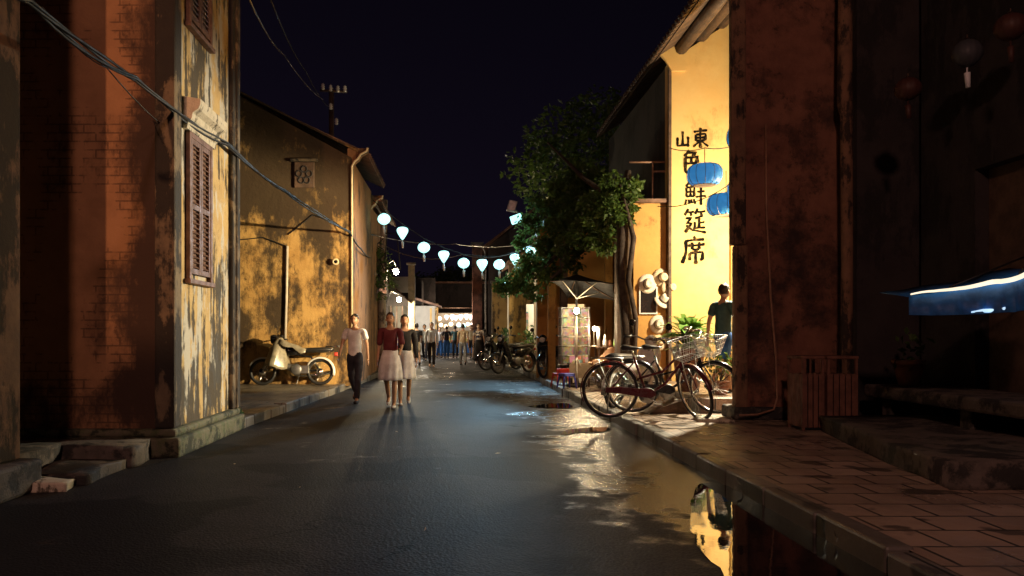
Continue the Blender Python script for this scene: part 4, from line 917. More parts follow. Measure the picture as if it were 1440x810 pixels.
def plant(name, label, base, blobs, dens, size, mat, pot=None, seed=1, up=-.6, group=None, aspect=.5, stems=True):
    t = thing(name, label, 'plant', base, group); bx, by, bz = base
    if pot:
        r, h = pot; mb = MB(); mb.lathe([(r * .65, 0), (r * .85, h * .45), (r, h * .9), (r * 1.08, h * .9), (r * 1.08, h), (r * .9, h), (r * .85, h * .9), (.01, h * .9)], base, 18); mb.build('pot', 'terra', t)
    mb = MB(); pts = blob_pts(blobs, dens, seed)
    leaves(mb, pts, size, seed, up, aspect); mb.build('leaves', mat, t, fixn=False)
    if stems:
        mb = MB(); zb = bz + (pot[1] * .9 if pot else 0)
        for q in pts[::max(1, len(pts) // 14)]: mb.tube([(bx, by, zb), (bx + (q.x - bx) * .45, by + (q.y - by) * .45, zb + (q.z - zb) * .6), q], [.010, .008, .004], 5)
        mb.build('stems', 'bark', t)
    return t
def strap_plant(name, label, base, k, L, wd, mat, pot=None, seed=1, spread=.9, z0=0., group=None):
    """arching strap leaves from a centre"""
    t = thing(name, label, 'plant', base, group); rnd = random.Random(seed)
    if pot:
        r, h = pot; mb = MB(); mb.lathe([(r * .65, 0), (r * .85, h * .45), (r, h * .9), (r * 1.08, h * .9), (r * 1.08, h), (r * .9, h), (r * .85, h * .9), (.01, h * .9)], base, 18); mb.build('pot', 'terra', t); z0 = h * .9
    mb = MB(); b = Vector(base) + Vector((0, 0, z0))
    for i in range(k):
        a = rnd.random() * 6.28; el = rnd.uniform(.5, 1.45); l = L * rnd.uniform(.65, 1.15); d = Vector((math.cos(a), math.sin(a), 0)); s_ = Vector((-d.y, d.x, 0)); pr = []
        st = b + d * rnd.uniform(0, .06) + Vector((0, 0, rnd.uniform(0, .35) * L))
        for j in range(6):
            u = j / 5; p = st + d * l * u * math.cos(el) * spread + Vector((0, 0, l * (u * math.sin(el) - .55 * u * u)))
            ww = wd * (.35 + 1.3 * u) * (1 - u) ** .6 * 1.2 + .002; pr.append((p - s_ * ww, p + Vector((0, 0, -.25 * ww)), p + s_ * ww))
        vs = [q for r_ in pr for q in r_]; mb.add(vs, [(j * 3 + c, j * 3 + c + 1, j * 3 + c + 4, j * 3 + c + 3) for j in range(5) for c in (0, 1)], True)
    mb.build('leaves', mat, t, fixn=False); return t
pb = P(968, 0, 12.3)
strap_plant('potted_plant', 'big bright green broad leaved pot plant behind the bicycle baskets', (pb.x, 12.3, .34), 95, .80, .07, 'leaf2', (.24, .66), 5)
plant('potted_plant', 'low dark shrub in a pot at the terrace edge behind the wheel', (3.85, 11.6, .34), [((3.85, 11.6, .75), .26, .9), ((3.65, 11.5, .62), .18, .8)], 2300, .085, 'leaf', (.13, .2), 6)
b = P(1031, 0, 13.2)
plant('potted_plant', 'tall feathery shrub beside the red brown wall end', (b.x, 13.2, .34), [((b.x, 13.2, 1.05), .20, 1.9), ((b.x + .12, 13.2, .75), .22, 1.4), ((b.x - .06, 13.2, .6), .18, 1.2)], 5200, .07, 'leaf3', (.15, .25), 7)
for i, (px, Y, L, lab, z) in enumerate([(712, 31.5, 1.2, 'spiky dark plant nearest the lamp post on the right', .13), (738, 28.5, 1.3, 'broad leaved plant behind the left parked motorbikes', .13), (768, 25.8, 1.2, 'arching plant behind the right parked motorbikes', .13)]):
    b = P(px, 0, Y); strap_plant('street_plant', lab, (b.x, Y, z), 34, L, .07, 'leaf2' if i == 1 else 'leaf3', (.2, .5), 11 + i)
b = P(722, 0, 33); plant('street_plant', 'leafy climbing shrub against the mottled garden wall', (b.x, 33, .13), [((b.x, 33, .8), .55, 1), ((b.x + .3, 33, 1.7), .35, 1.3), ((b.x + .7, 33, 1.0), .5, .9)], 900, .14, 'leaf3', None, 9)
for i, (px, Y, h, lab) in enumerate([(748, 25.2, 1.0, 'round leafy pot shrub behind the middle parked motorbikes'), (776, 22.6, 1.15, 'tall leafy pot shrub beside the pillar behind the motorbikes'), (716, 28.8, .9, 'low leafy shrub at the left end of the parked motorbikes'), (764, 23.6, .8, 'short leafy shrub between the two taller pot plants')]):
    b = P(px, 0, Y); plant('street_plant', lab, (b.x, Y, .137), [((b.x, Y, .3 + h * .7), .42, 1.0), ((b.x + .2, Y - .1, .3 + h), .3, 1.1)], 1500, .13, 'leaf2' if i % 2 else 'leaf3', (.2, .36), 40 + i)
b = P(533, 0, 23.4)
plant('hanging_vine', 'dark vine hanging around the utility pole wires', (b.x, 23.4, 3.0), [(P(532, 375, 23.4), .45, 1.3), (P(528, 400, 23.2), .42, 1.2), (P(545, 395, 23.6), .28, 1.2), (P(527, 350, 23.4), .3, 1.0)], 1500, .12, 'leaf', None, 14, .6)
b = P(326, 584, 10.3); plant('weed', 'tuft of weeds at the mossy foot of the house corner', (b.x, b.y, .14), [((b.x, b.y, .2), .12, .8)], 3200, .07, 'leaf3', None, 15)

# ------------------------------------------------------------------ bicycles
def spoke_wheel(parent, c, r, k=28, tyre=.021, name='wheel', mtx=None, rim='chrome'):
    mb = MB(); c = Vector(c); mb.torus(c, r - tyre * 1.7, tyre * .62, 'y', 40, 6)
    mb.lathe([(.012, -.045), (.022, -.04), (.022, -.03), (.013, -.025), (.013, .025), (.022, .03), (.022, .04), (.012, .045)], c, 10, 'y')
    for i in range(k):
        a = 2 * math.pi * i / k + .05; b = a + (.35 if i % 2 else -.35); s_ = .03 * (1 if i % 4 < 2 else -1)
        mb.tube([c + Vector((.02 * math.cos(b), s_, .02 * math.sin(b))), c + Vector(((r - tyre * 1.9) * math.cos(a), 0, (r - tyre * 1.9) * math.sin(a)))], .0019, 4, cap=False)
    if mtx: mb.v = [mtx @ v for v in mb.v]
    wl = mb.build(name, rim, parent, local=True)
    mb = MB(); mb.torus(c, r - tyre, tyre, 'y', 44, 8)
    if mtx: mb.v = [mtx @ v for v in mb.v]
    mb.build('tyre', 'black', wl, local=True); return wl
def steer(pt, axis, ang): return Matrix.Translation(pt) @ Matrix.Rotation(ang, 4, axis) @ Matrix.Translation(-Vector(pt))
def arc(c, r, a0, a1, n=14): return [Vector((c[0] + r * math.cos(R(a0 + (a1 - a0) * i / n)), c[1], c[2] + r * math.sin(R(a0 + (a1 - a0) * i / n)))) for i in range(n + 1)]
def bicycle(label, loc, rz, steer_deg, paint, tilt=0, group='parked bicycles'):
    t = thing('bicycle', label, 'bicycle', loc, group, rz); t.rotation_euler = (R(tilt), 0, rz); r = .362
    Hr, Hf = Vector((0, 0, r)), Vector((1.10, 0, r)); BB = Vector((.46, 0, .30)); ST = Vector((.30, 0, .78)); HT0, HT1 = Vector((.90, 0, .70)), Vector((.85, 0, .88))
    ax = (HT1 - HT0).normalized(); m = steer(HT0, ax, R(steer_deg))
    mb = MB(); mb.tube([BB, ST], .016, 10); mb.tube([HT1 + Vector((.012, 0, -.06)), HT1.lerp(BB, .45) + Vector((-.02, 0, -.02)), Vector((.375, 0, .52))], .0155, 10); mb.tube([HT0 + Vector((-.004, 0, .02)), Vector((.68, 0, .44)), BB], .018, 10); mb.tube([HT0 - ax * .02, HT1 + ax * .02], .021, 10)
    for s_ in (-.055, .055):
        mb.tube([BB + Vector((-.03, s_ * .5, 0)), Hr + Vector((0, s_, 0))], .010, 8); mb.tube([ST + Vector((0, s_ * .3, -.06)), Hr + Vector((0, s_, 0))], .008, 8)
    mb.tube([BB + Vector((0, -.04, 0)), BB + Vector((0, .04, 0))], .024, 10); mb.build('frame', paint, t, local=True)
    spoke_wheel(t, Hr, r); spoke_wheel(t, Hf, r, mtx=m)
    def fb(mb, name, mat, parent=t): mb.v = [m @ v for v in mb.v]; return mb.build(name, mat, parent, local=True)
    mb = MB()
    for s_ in (-.055, .055): mb.tube([HT0 - ax * .03 + Vector((0, s_ * .75, 0)), Vector((1.02, s_, .5)), Hf + Vector((0, s_, 0))], [.013, .012, .008], 8)
    mb.tube([HT0 - ax * .03 + Vector((0, -.05, 0)), HT0 - ax * .03 + Vector((0, .05, 0))], .018, 8); fb(mb, 'fork', paint)
    mb = MB(); mb.tube([HT1, HT1 + ax * .13, HT1 + ax * .14 + Vector((.05, 0, .0))], .012, 8); h0 = HT1 + ax * .14 + Vector((.05, 0, 0))
    mb.tube([h0 + Vector((-.22, -.29, .05)), h0 + Vector((-.10, -.28, .07)), h0 + Vector((-.02, -.17, .07)), h0 + Vector((0, -.06, 0)), h0 + Vector((0, .06, 0)), h0 + Vector((-.02, .17, .07)), h0 + Vector((-.10, .28, .07)), h0 + Vector((-.22, .29, .05))], .011, 8)
    for s_ in (-1, 1): mb.tube([h0 + Vector((-.06, s_ * .235, .065)), h0 + Vector((.0, s_ * .25, .04)), h0 + Vector((-.09, s_ * .30, .03))], .005, 5)
    hb = fb(mb, 'handlebar', 'chrome')
    for s_ in (-1, 1): mb = MB(); mb.tube([h0 + Vector((-.24, s_ * .29, .047)), h0 + Vector((-.11, s_ * .283, .069))], .017, 8); fb(mb, 'grip', 'tan', hb)
    mb = MB(); mb.lathe([(.02, 0), (.03, .01), (.028, .025), (.002, .03)], h0 + Vector((-.03, .15, .08)), 10); fb(mb, 'bell', 'chrome', hb)
    sd = ST + Vector((-.05, 0, .11)); mb = MB(); mb.tube([ST, ST + Vector((-.03, 0, .09))], .012, 8); mb.build('seat_post', 'chrome', t, local=True)
    mb = MB(); mb.tube([sd + Vector((-.12, 0, .02)), sd + Vector((-.09, 0, .022)), sd + Vector((0, 0, .015)), sd + Vector((.09, 0, .012)), sd + Vector((.15, 0, .006))], [.05, .095, .075, .04, .018], 12); mb.v = [Vector((v.x, v.y, sd.z + .01 + (v.z - sd.z - .01) * .42)) for v in mb.v]; mb.build('saddle', 'vinyl', t, local=True)
    for c, a0, a1, fr in ((Hr, 20, 205, False), (Hf, 20, 172, True)):
        mb = MB(); q = arc(c, r + .02, a0, a1, 20); vs = []
        for p in q:
            d = (p - c).normalized()
            vs += [p + Vector((0, -.03, 0)) - d * .014, p + Vector((0, -.018, 0)), p + Vector((0, .018, 0)), p + Vector((0, .03, 0)) - d * .014]
        mb.add(vs, [(i * 4 + j, i * 4 + j + 1, i * 4 + j + 5, i * 4 + j + 4) for i in range(20) for j in range(3)], True)
        for s_ in (-.05, .05): mb.tube([c + Vector((0, s_, 0)), q[-3 if not fr else -2] + Vector((0, s_ * .5, 0))], .003, 4)
        (fb if fr else (lambda a, b_, c_: a.build(b_, c_, t, local=True)))(mb, 'mudguard', paint)
    mb = MB(); mb.prism([(-.06, r - .03), (-.06, r + .035), (.10, r + .045), (.52, .385), (.57, .345), (.57, .30), (.50, .265), (.10, r - .035)], -.075, -.06); mb.build('chain_guard', paint, t, local=True, bevel=.006)
    mb = MB(); mb.lathe([(.10, -.004), (.103, 0), (.10, .004), (.02, .004)], BB + Vector((0, -.052, 0)), 26, 'y')
    ca = R(-38); cv = Vector((math.cos(ca), 0, math.sin(ca))) * .17
    for s_, y in ((1, -.085), (-1, .085)):
        mb.tube([BB + Vector((0, y * .6, 0)), BB + cv * s_ + Vector((0, y, 0))], .009, 6); mb.cbox(BB + cv * s_ + Vector((0, y * 1.65, 0)), (.09, .085, .022))
    mb.build('crank', 'steel', t, local=True)
    mb = MB(); zz = r * 2 + .05
    for y in (-.06, -.02, .02, .06): mb.tube([(-.24, y, zz), (.17, y, zz)], .005, 5)
    for x in (-.24, -.04, .17): mb.tube([(x, -.065, zz), (x, .065, zz)], .005, 5)
    for s_ in (-.065, .065): mb.tube([(-.16, s_, zz), (0, s_, r)], .005, 5)
    mb.build('rear_rack', 'steel', t, local=True)
    mb = MB(); mb.tube([(-.0, .06, r), (-.04, .17, .02), (-.04, .21, .008)], .008, 6); mb.build('kickstand', 'steel', t, local=True)
    # wire basket
    mb = MB(); b0 = h0 + Vector((.07, 0, -.20)); top = [(-.02, -.19), (.27, -.19), (.27, .19), (-.02, .19)]; bot = [(.0, -.13), (.20, -.13), (.20, .13), (.0, .13)]
    def edge(q, a): i = int(a) % 4; f = a - int(a); A, B2 = q[i], q[(i + 1) % 4]; return (A[0] + (B2[0] - A[0]) * f, A[1] + (B2[1] - A[1]) * f)
    def lev(u): return [((1 - u) * bot[i][0] + u * top[i][0], (1 - u) * bot[i][1] + u * top[i][1]) for i in range(4)]
    for u, rr in ((0, .004), (.33, .0026), (.62, .0026), (.88, .0026), (1, .006)): q = lev(u); mb.tube([b0 + Vector((a, b, .24 * u)) for a, b in q] , rr, 5, closed=True)
    for i in range(36): a = i / 9; p, q = edge(bot, a), edge(top, a); mb.tube([b0 + Vector((p[0], p[1], 0)), b0 + Vector((q[0], q[1], .24))], .0026, 4, cap=False)
    for i in range(6): y = -.11 + i * .044; mb.tube([b0 + Vector((0, y, 0)), b0 + Vector((.20, y, 0))], .0026, 4, cap=False)
    for s_ in (-.10, .10): mb.tube([b0 + Vector((.12, s_, 0)), Hf + Vector((0, .06 * (1 if s_ > 0 else -1), 0))], .004, 5)
    fb(mb, 'basket', 'wire'); return t
def bike_at(label, rear_px, front_px, Yr, Yf, steer_deg, paint, tilt):
    a, b = P(rear_px, 0, Yr), P(front_px, 0, Yf); bicycle(label, (a.x, Yr, .142), math.atan2(Yf - Yr, b.x - a.x), steer_deg, paint, tilt)
bike_at('maroon step through bicycle nearest the road, front wheel turned', 858, 972, 10.30, 10.12, -64, 'maroon', 3)
bike_at('black framed bicycle standing just behind the maroon one', 889, 976, 11.0, 10.85, -30, 'blackpaint', 3)

# ------------------------------------------------------------------ motorbikes
def motorbike(label, loc, rz, body, seatmat='vinyl', guard=None, scooter=True, group=None, lean=7, rack=True, plate=False):
    t = thing('motorbike', label, 'motorbike', loc, group, rz); t.rotation_euler = (R(-lean) * -1, 0, rz); r = .285
    Hr, Hf = Vector((0, 0, r)), Vector((1.21, 0, r))
    def bl(mb, n_, m_, p=t, **k): return mb.build(n_, m_, p, local=True, **k)
    for c in (Hr, Hf):
        mb = MB(); mb.torus(c, r - .055, .016, 'y', 36, 6); mb.lathe([(.02, -.06), (.07, -.05), (.075, .05), (.02, .06)], c, 14, 'y')
        for i in range(24):
            a = 2 * math.pi * i / 24; mb.tube([c + Vector((.06 * math.cos(a + .3), .03 * (-1) ** i, .06 * math.sin(a + .3))), c + Vector(((r - .06) * math.cos(a), 0, (r - .06) * math.sin(a)))], .0026, 4, cap=False)
        wl = bl(mb, 'wheel', 'chrome'); mb = MB(); mb.torus(c, r - .034, .036, 'y', 40, 9); bl(mb, 'tyre', 'black', wl)
    hd0, hd1 = Vector((1.02, 0, .66)), Vector((.94, 0, .92))
    mb = MB()
    for s_ in (-.075, .075): mb.tube([hd0 + Vector((0, s_, .05)), Hf + Vector((-.01, s_, .0))], [.024, .020], 9)
    mb.tube([hd0 + Vector((0, -.08, .05)), hd0 + Vector((0, .08, .05))], .025, 8); bl(mb, 'front_fork', 'steel')
    def fender(c, a0, a1, rr, wd, name, mat):
        q = arc(c, rr, a0, a1, 16); mb = MB(); vs = []
        for p in q:
            d = (p - c).normalized(); vs += [p + Vector((0, -wd, 0)) - d * .045, p + Vector((0, -wd * .75, 0)) - d * .008, p, p + Vector((0, wd * .75, 0)) - d * .008, p + Vector((0, wd, 0)) - d * .045]
        mb.add(vs, [(i * 5 + j, i * 5 + j + 1, i * 5 + j + 6, i * 5 + j + 5) for i in range(16) for j in range(4)], True); o = bl(mb, name, mat); m_ = o.modifiers.new('solid', 'SOLIDIFY'); m_.thickness = .005
    fender(Hf, 25, 165, r + .035, .062, 'front_fender', guard or body); fender(Hr, 25, 195, r + .04, .07, 'rear_fender', guard or body)
    mb = MB()
    if scooter:
        mb.prism([(.92, .30), (1.0, .55), (1.06, .80), (.98, .90), (.90, .78), (.80, .48), (.74, .30)], -.17, -.13); mb.prism([(.92, .30), (1.0, .55), (1.06, .80), (.98, .90), (.90, .78), (.80, .48), (.74, .30)], .13, .17); mb.prism([(1.0, .58), (1.08, .80), (1.0, .92), (.92, .80), (.9, .6)], -.128, .128); bl(mb, 'leg_shield', body, bevel=.02)
        mb = MB(); mb.tube([(.92, 0, .62), (.70, 0, .47), (.48, 0, .50), (.30, 0, .58)], [.085, .08, .09, .10], 10); bl(mb, 'frame', body)
        mb = MB(); mb.tube([(.55, 0, .55), (.30, 0, .60), (0, 0, .64), (-.28, 0, .66)], [.11, .135, .125, .06], 12); bl(mb, 'side_panel', body)
    else:
        mb = MB(); mb.tube([hd0, (.62, 0, .35), (.35, 0, .30), (.1, 0, .32), Hr], .022, 8); mb.tube([hd0 + Vector((0, 0, .06)), (.5, 0, .66), (.2, 0, .6), Hr], .022, 8); bl(mb, 'frame', 'blackpaint')
        mb = MB(); mb.tube([(.90, 0, .72), (.80, 0, .74), (.62, 0, .73), (.50, 0, .69)], [.05, .105, .11, .05], 12); bl(mb, 'fuel_tank', body)
    mb = MB(); mb.lathe([(.09, -.11), (.12, -.09), (.12, .09), (.09, .11)], (.50, 0, .33), 16, 'y'); mb.cbox((.38, 0, .33), (.30, .16, .17)); mb.tube([(.58, 0, .36), (.74, 0, .42)], [.085, .07], 10); bl(mb, 'engine', 'engine', bevel=.01)
    mb = MB(); mb.tube([(.66, -.10, .34), (.52, -.15, .22), (.20, -.16, .22), (-.28, -.16, .30)], [.02, .022, .04, .045], 10); bl(mb, 'exhaust', 'chrome')
    mb = MB(); q = [(.56, 0, .70), (.40, 0, .735), (.15, 0, .75), (-.12, 0, .77), (-.28, 0, .765)]; mb.tube(q, [.06, .11, .125, .125, .07], 12); mb.v = [Vector((v.x, v.y, .74 + (v.z - .74) * .5)) for v in mb.v]; bl(mb, 'seat', seatmat)
    hz = hd1 + Vector((-.02, 0, .06)); mb = MB(); mb.tube([hd0, hz], .025, 8); mb.tube([hz + Vector((-.16, -.33, .03)), hz + Vector((-.04, -.22, .06)), hz, hz + Vector((-.04, .22, .06)), hz + Vector((-.16, .33, .03))], .013, 8); hb = bl(mb, 'handlebar', 'steel')
    for s_ in (-1, 1):
        mb = MB(); mb.tube([hz + Vector((-.18, s_ * .34, .028)), hz + Vector((-.08, s_ * .262, .05))], .020, 8); bl(mb, 'grip', 'black', hb)
        mb = MB(); mb.tube([hz + Vector((-.06, s_ * .24, .06)), hz + Vector((-.03, s_ * .30, .22))], .006, 6); mb.lathe([(.01, -.012), (.052, -.008), (.055, .004), (.01, .006)], hz + Vector((-.03, s_ * .31, .26)), 14, 'x'); bl(mb, 'mirror', 'blackpaint', hb)
    mb = MB(); mb.tube([(.90, 0, .99), (.99, 0, .985), (1.05, 0, .975)], [.07, .10, .09], 14); bl(mb, 'headlight_cowl', body)
    mb = MB(); mb.lathe([(.005, .0), (.085, -.012), (.088, -.02)], (1.062, 0, .973), 16, 'x'); bl(mb, 'headlight', 'whitesilk')
    mb = MB(); mb.cbox((-.33, 0, .66), (.07, .12, .08)); bl(mb, 'tail_light', 'redplastic', bevel=.015)
    if plate: mb = MB(); mb.cbox((-.36, 0, .50), (.008, .19, .14), (0, R(-15), 0)); bl(mb, 'number_plate', 'whitepaint')
    if rack:
        mb = MB()
        for y in (-.09, -.03, .03, .09): mb.tube([(-.10, y, .83), (-.48, y, .83)], .007, 5)
        for x in (-.14, -.3, -.48): mb.tube([(x, -.10, .83), (x, .10, .83)], .007, 5)
        for s_ in (-.09, .09): mb.tube([(-.3, s_, .83), (-.12, s_, .6)], .007, 5)
        bl(mb, 'rear_rack', 'chrome')
    mb = MB(); mb.tube([(.42, .10, .22), (.46, .26, .0)], .011, 6); bl(mb, 'kickstand', 'steel'); return t
mL = motorbike('old dark motorbike with clear sheet over its front by the mouldy wall', (P(450, 0, 16.9).x, 16.9, .137), R(182), 'blackpaint', 'vinyl', 'whitepaint', False)
G = 'motorbikes parked on the right pavement'
m1 = motorbike('black motorbike second from the left in the parked row', (P(744, 0, 22.5).x, 22.6, .137), R(222), 'blackpaint', group=G, plate=True)
m2 = copy_tree(m1); m2.location = (P(728, 0, 24).x, 24.4, .137); m2.rotation_euler[2] = R(218); m2['label'] = 'black motorbike farthest left in the parked row'
m3 = motorbike('black motorbike with a number plate nearest the postcard rack', (P(768, 0, 21.6).x, 21.2, .137), R(70), 'blackpaint', group=G, plate=True, guard='whitepaint')
m4 = copy_tree(m1); m4.location = (P(790, 0, 20.8).x, 20.6, .137); m4.rotation_euler[2] = R(240); m4['label'] = 'black motorbike half hidden by the tall postcard rack'
motorbike('white scooter parked behind the two bicycles', (P(862, 0, 11.7).x, 11.7, .137), R(50), 'whitepaint', rack=False)
# clear sheet over the covered motorbike: draped from handlebar
t = None
mb = MB(); nu, nv = 14, 12; c = P(392, 476, 16.9)
for i in range(nu + 1):
    for j in range(nv + 1):
        u, v = i / nu, j / nv; ang = (u - .5) * 4.2; rr = .05 + .30 * v ** .8 + .035 * math.sin(u * 23 + v * 3) * v
        mb.v.append(Vector((c.x + .03 + rr * math.sin(ang) * .75 - .12 * v * (1 - abs(u - .5)), 16.9 - rr * math.cos(ang), 1.15 - .62 * v ** 1.25 - .05 * math.sin(u * 11) * v)))
for i in range(nu):
    for j in range(nv): a = i * (nv + 1) + j; mb.f.append([a, a + 1, a + nv + 2, a + nv + 1]); mb.sm.append(True); mb.mi.append(0)
mb2 = MB(); a_ = [(c.x + .06 + .09 * i, 16.78, 1.12 - .035 * i + .012 * math.sin(i * 2.2)) for i in range(7)]; b_ = [(x, 17.06, z - .02) for x, y, z in a_]; d_ = [(x, 16.70, z - .10 - .03 * math.sin(i * 1.7)) for i, (x, y, z) in enumerate(a_)]
mb.add(d_ + a_ + b_, [(k * 7 + i, k * 7 + i + 1, k * 7 + i + 8, k * 7 + i + 7) for k in range(2) for i in range(6)], True)
o = mb.build('plastic_sheet', 'plasticsheet', fixn=False); m_ = o.modifiers.new('solid', 'SOLIDIFY'); m_.thickness = .004; tag(o, 'crumpled clear plastic sheet draped over the old motorbike front', 'cover')

for i, (px, py) in enumerate(((596, 752), (420, 690), (705, 640), (330, 655), (560, 610), (1015, 640))):
    q = P(px, py, 1366 / (py - VY)); mb = MB(); leaves(mb, [(q.x, q.y, .03 if px < 1000 else .15)], .09, i + 3, 0, .5); mb.v = [Vector((v.x, v.y, (.022 if px < 1000 else .142) + abs(v.z - mb.v[0].z) * .15)) for v in mb.v]
    tag(mb.build('fallen_leaf', 'straw', fixn=False), ['small dry leaf on the middle of the dark road in the foreground', 'small dry leaf on the road towards the left', 'small dry leaf on the road in front of the bicycles', 'small dry leaf near the mossy plinth', 'small dry leaf on the road behind the foreground ones', 'small dry leaf on the pavement by the kerb'][i], 'leaf', 'fallen leaves')

# ------------------------------------------------------------------ stall under the dark parasol
pY = 16.5; pp = P(812, 0, pY)
t = thing('parasol', 'dark canvas stall parasol with pale ribs under the tree', 'parasol', (pp.x, pY, .137))
ap = Vector((P(811, 386, pY).x, pY + .02, P(818, 386, pY).z)); rim = [P(774, 395, pY - .75), P(864, 399, pY - .75), P(871, 424, pY + .75), P(798, 419, pY + .75)]
mb = MB()
for i in range(4):
    a, b = rim[i], rim[(i + 1) % 4]
    for k in range(5):
        def q(u, v):
            e = a.lerp(b, u); e = e + (ap - e) * .10 * 4 * u * (1 - u); p = ap.lerp(e, v); p.z -= .10 * v * (1 - v); return p
        for j in range(4): mb.add([q(k / 5, j / 4), q((k + 1) / 5, j / 4), q((k + 1) / 5, (j + 1) / 4), q(k / 5, (j + 1) / 4)], [(0, 1, 2, 3)], True)
o = mb.build('canopy', 'tarp', t, fixn=False, weld=True); m_ = o.modifiers.new('solid', 'SOLIDIFY'); m_.thickness = .01
hub = P(811, 420, pY)
for r_ in rim:
    mb = MB(); mb.tube([ap + Vector((0, 0, -.03)), ap.lerp(r_, .5) + Vector((0, 0, -.05)), r_ + Vector((0, 0, -.015))], .012, 6); rb = mb.build('rib', 'log', t)
    mb = MB(); mb.tube([hub, ap.lerp(r_, .55) + Vector((0, 0, -.055))], .010, 6); mb.build('strut', 'pipe', rb)
mb = MB(); mb.tube([(hub.x, hub.y, .15), ap], .022, 8); mb.build('pole', 'steel', t)
mb = MB(); mb.lathe([(.22, 0), (.22, .05), (.05, .08), (.03, .2)], (hub.x, hub.y, .137), 18); mb.build('base', 'stone', t)
# bulb stand
c = P(811, 437, 16.3); t = thing('lamp_stand', 'bright bulb on a white tripod stand beside the postcards', 'lamp', (c.x, 16.3, .137))
mb = MB(); mb.tube([(c.x, 16.3, .45), (c.x, 16.3, c.z - .06)], .014, 7); mb.build('pole', 'pipe', t)
for k in range(3):
    a = 2.1 * k + .4; mb = MB(); mb.tube([(c.x, 16.3, .75), (c.x + .32 * math.cos(a), 16.3 + .32 * math.sin(a), .145)], .010, 6); mb.build('leg', 'pipe', t)
mb = MB(); mb.ell(c, .055, .055, .065, 14, 9); mb.build('bulb', 'bulb', t); mb = MB(); mb.lathe([(.02, -.11), (.028, -.1), (.028, -.06)], c, 10); mb.build('socket', 'blackpaint', t)
c = P(836, 462, 16.8); t = thing('desk_lamp', 'smaller bare bulb glowing among the stall goods', 'lamp', (c.x, 16.8, .98))
mb = MB(); mb.ell(c, .045, .045, .05, 12, 8); mb.build('bulb', 'bulb2', t); mb = MB(); mb.tube([(c.x, 16.85, .955), (c.x, 16.85, c.z), c], .012, 6); mb.lathe([(.07, 0), (.07, .02), (.02, .03)], (c.x, 16.85, .955), 12); mb.build('stem', 'pipe', t)
# postcard racks
def card_rack(px, label, rz):
    c = P(px, 0, 16.9); t = thing('postcard_rack', label, 'rack', (c.x, 16.9, .137), 'postcard racks', rz); w_ = .125
    mb = MB(); mb.tube([(0, 0, 0), (0, 0, 1.66)], .015, 6); mb.lathe([(.22, 0), (.22, .02), (.03, .05)], (0, 0, 0), 16); mb.build('stand', 'steel', t, local=True)
    mb = MB()
    for k in range(6):
        z = .45 + k * .20
        for a in range(4):
            m4 = Matrix.Rotation(a * math.pi / 2, 4, 'Z'); mb.box(-w_ + .01, w_ - .01, -w_ - .012, -w_, z, z + .165, m4)
    mb.build('cards', 'cards', t, local=True)
    mb = MB()
    for k in range(7):
        z = .44 + k * .20; q = [(-w_ - .02, -w_ - .02, z), (w_ + .02, -w_ - .02, z), (w_ + .02, w_ + .02, z), (-w_ - .02, w_ + .02, z)]; mb.tube(q, .005, 5, closed=True)
    for x in (-1, 1):
        for y in (-1, 1): mb.tube([(x * (w_ + .02), y * (w_ + .02), .44), (x * (w_ + .02), y * (w_ + .02), 1.66)], .005, 5)
    mb.build('wire_frame', 'wire', t, local=True)
card_rack(797, 'tall wire rack of postcards on the left of the bright bulb', R(8)); card_rack(819, 'tall wire rack of postcards on the right of the bright bulb', R(-14))
def stool(px, Y, mat, label, s=1.):
    c = P(px, 0, Y); t = thing('plastic_stool', label, 'stool', (c.x, Y, .137), 'plastic stools', R(20)); h = .30 * s; a = .12
    mb = MB(); mb.box(-a - .01, a + .01, -a - .01, a + .01, h - .025, h); mb.box(-a - .005, a + .005, -a - .005, a + .005, h - .06, h - .0251); mb.build('seat', mat, t, local=True, bevel=.01)
    for x in (-1, 1):
        for y in (-1, 1): mb = MB(); mb.tube([(x * (a - .01), y * (a - .01), h - .05), (x * (a + .025), y * (a + .025), 0)], [.022, .016], 6); mb.build('leg', mat, t, local=True)
stool(788, 16.4, 'redplastic', 'low red plastic stool at the stall front', .95); stool(797, 16.0, 'blueplastic', 'low blue plastic stool beside the red one')
mb = MB(); c = P(792, 0, 16.4); mb.cbox((c.x, 16.4, .137 + .285 + .045), (.22, .2, .09), (0, 0, .3)); tag(mb.build('red_box', 'redplastic', bevel=.012), 'small red box on top of the red stool', 'box')
# stall tables with goods
def table(label, x0, x1, y0, y1, h, top='wood', clothm=None):
    t = thing('stall_table', label, 'table', ((x0 + x1) / 2, (y0 + y1) / 2, .137), 'stall tables')
    mb = MB(); mb.box(x0, x1, y0, y1, h - .035, h); mb.build('tabletop', top, t, bevel=.008)
    for x in (x0 + .04, x1 - .04):
        for y in (y0 + .04, y1 - .04): mb = MB(); mb.box(x - .02, x + .02, y - .02, y + .02, .137, h - .036); mb.build('leg', 'wood', t)
    if clothm:
        mb = MB(); mb.box(x0 - .01, x1 + .01, y0 - .018, y0 - .004, h - .30, h + .004); mb.build('front_cloth', clothm, t)
xx = lambda px: P(px, 0, 16.8).x
table('small table of magazines left of the stall lamp', xx(797), xx(826), 16.35, 16.75, .62, 'wood', 'c_beige'); table('wooden stall table of small goods beside the tree trunk', xx(838), xx(872), 16.6, 17.1, .955, 'wood')
rnd = random.Random(5)
mb = MB()
for i in range(3):
    c = (xx(802 + i * 9), 16.52, .70); o_ = MB(); o_.cbox(c, (.11, .02, .15), (R(-18), 0, rnd.uniform(-.1, .1))); tag(o_.build('magazine', 'goods', bevel=.003), ['blue and white magazine propped at the left of the small table', 'magazine propped at the middle of the small table', 'magazine propped at the right end of the small table'][i], 'magazine', 'magazines on the small table')
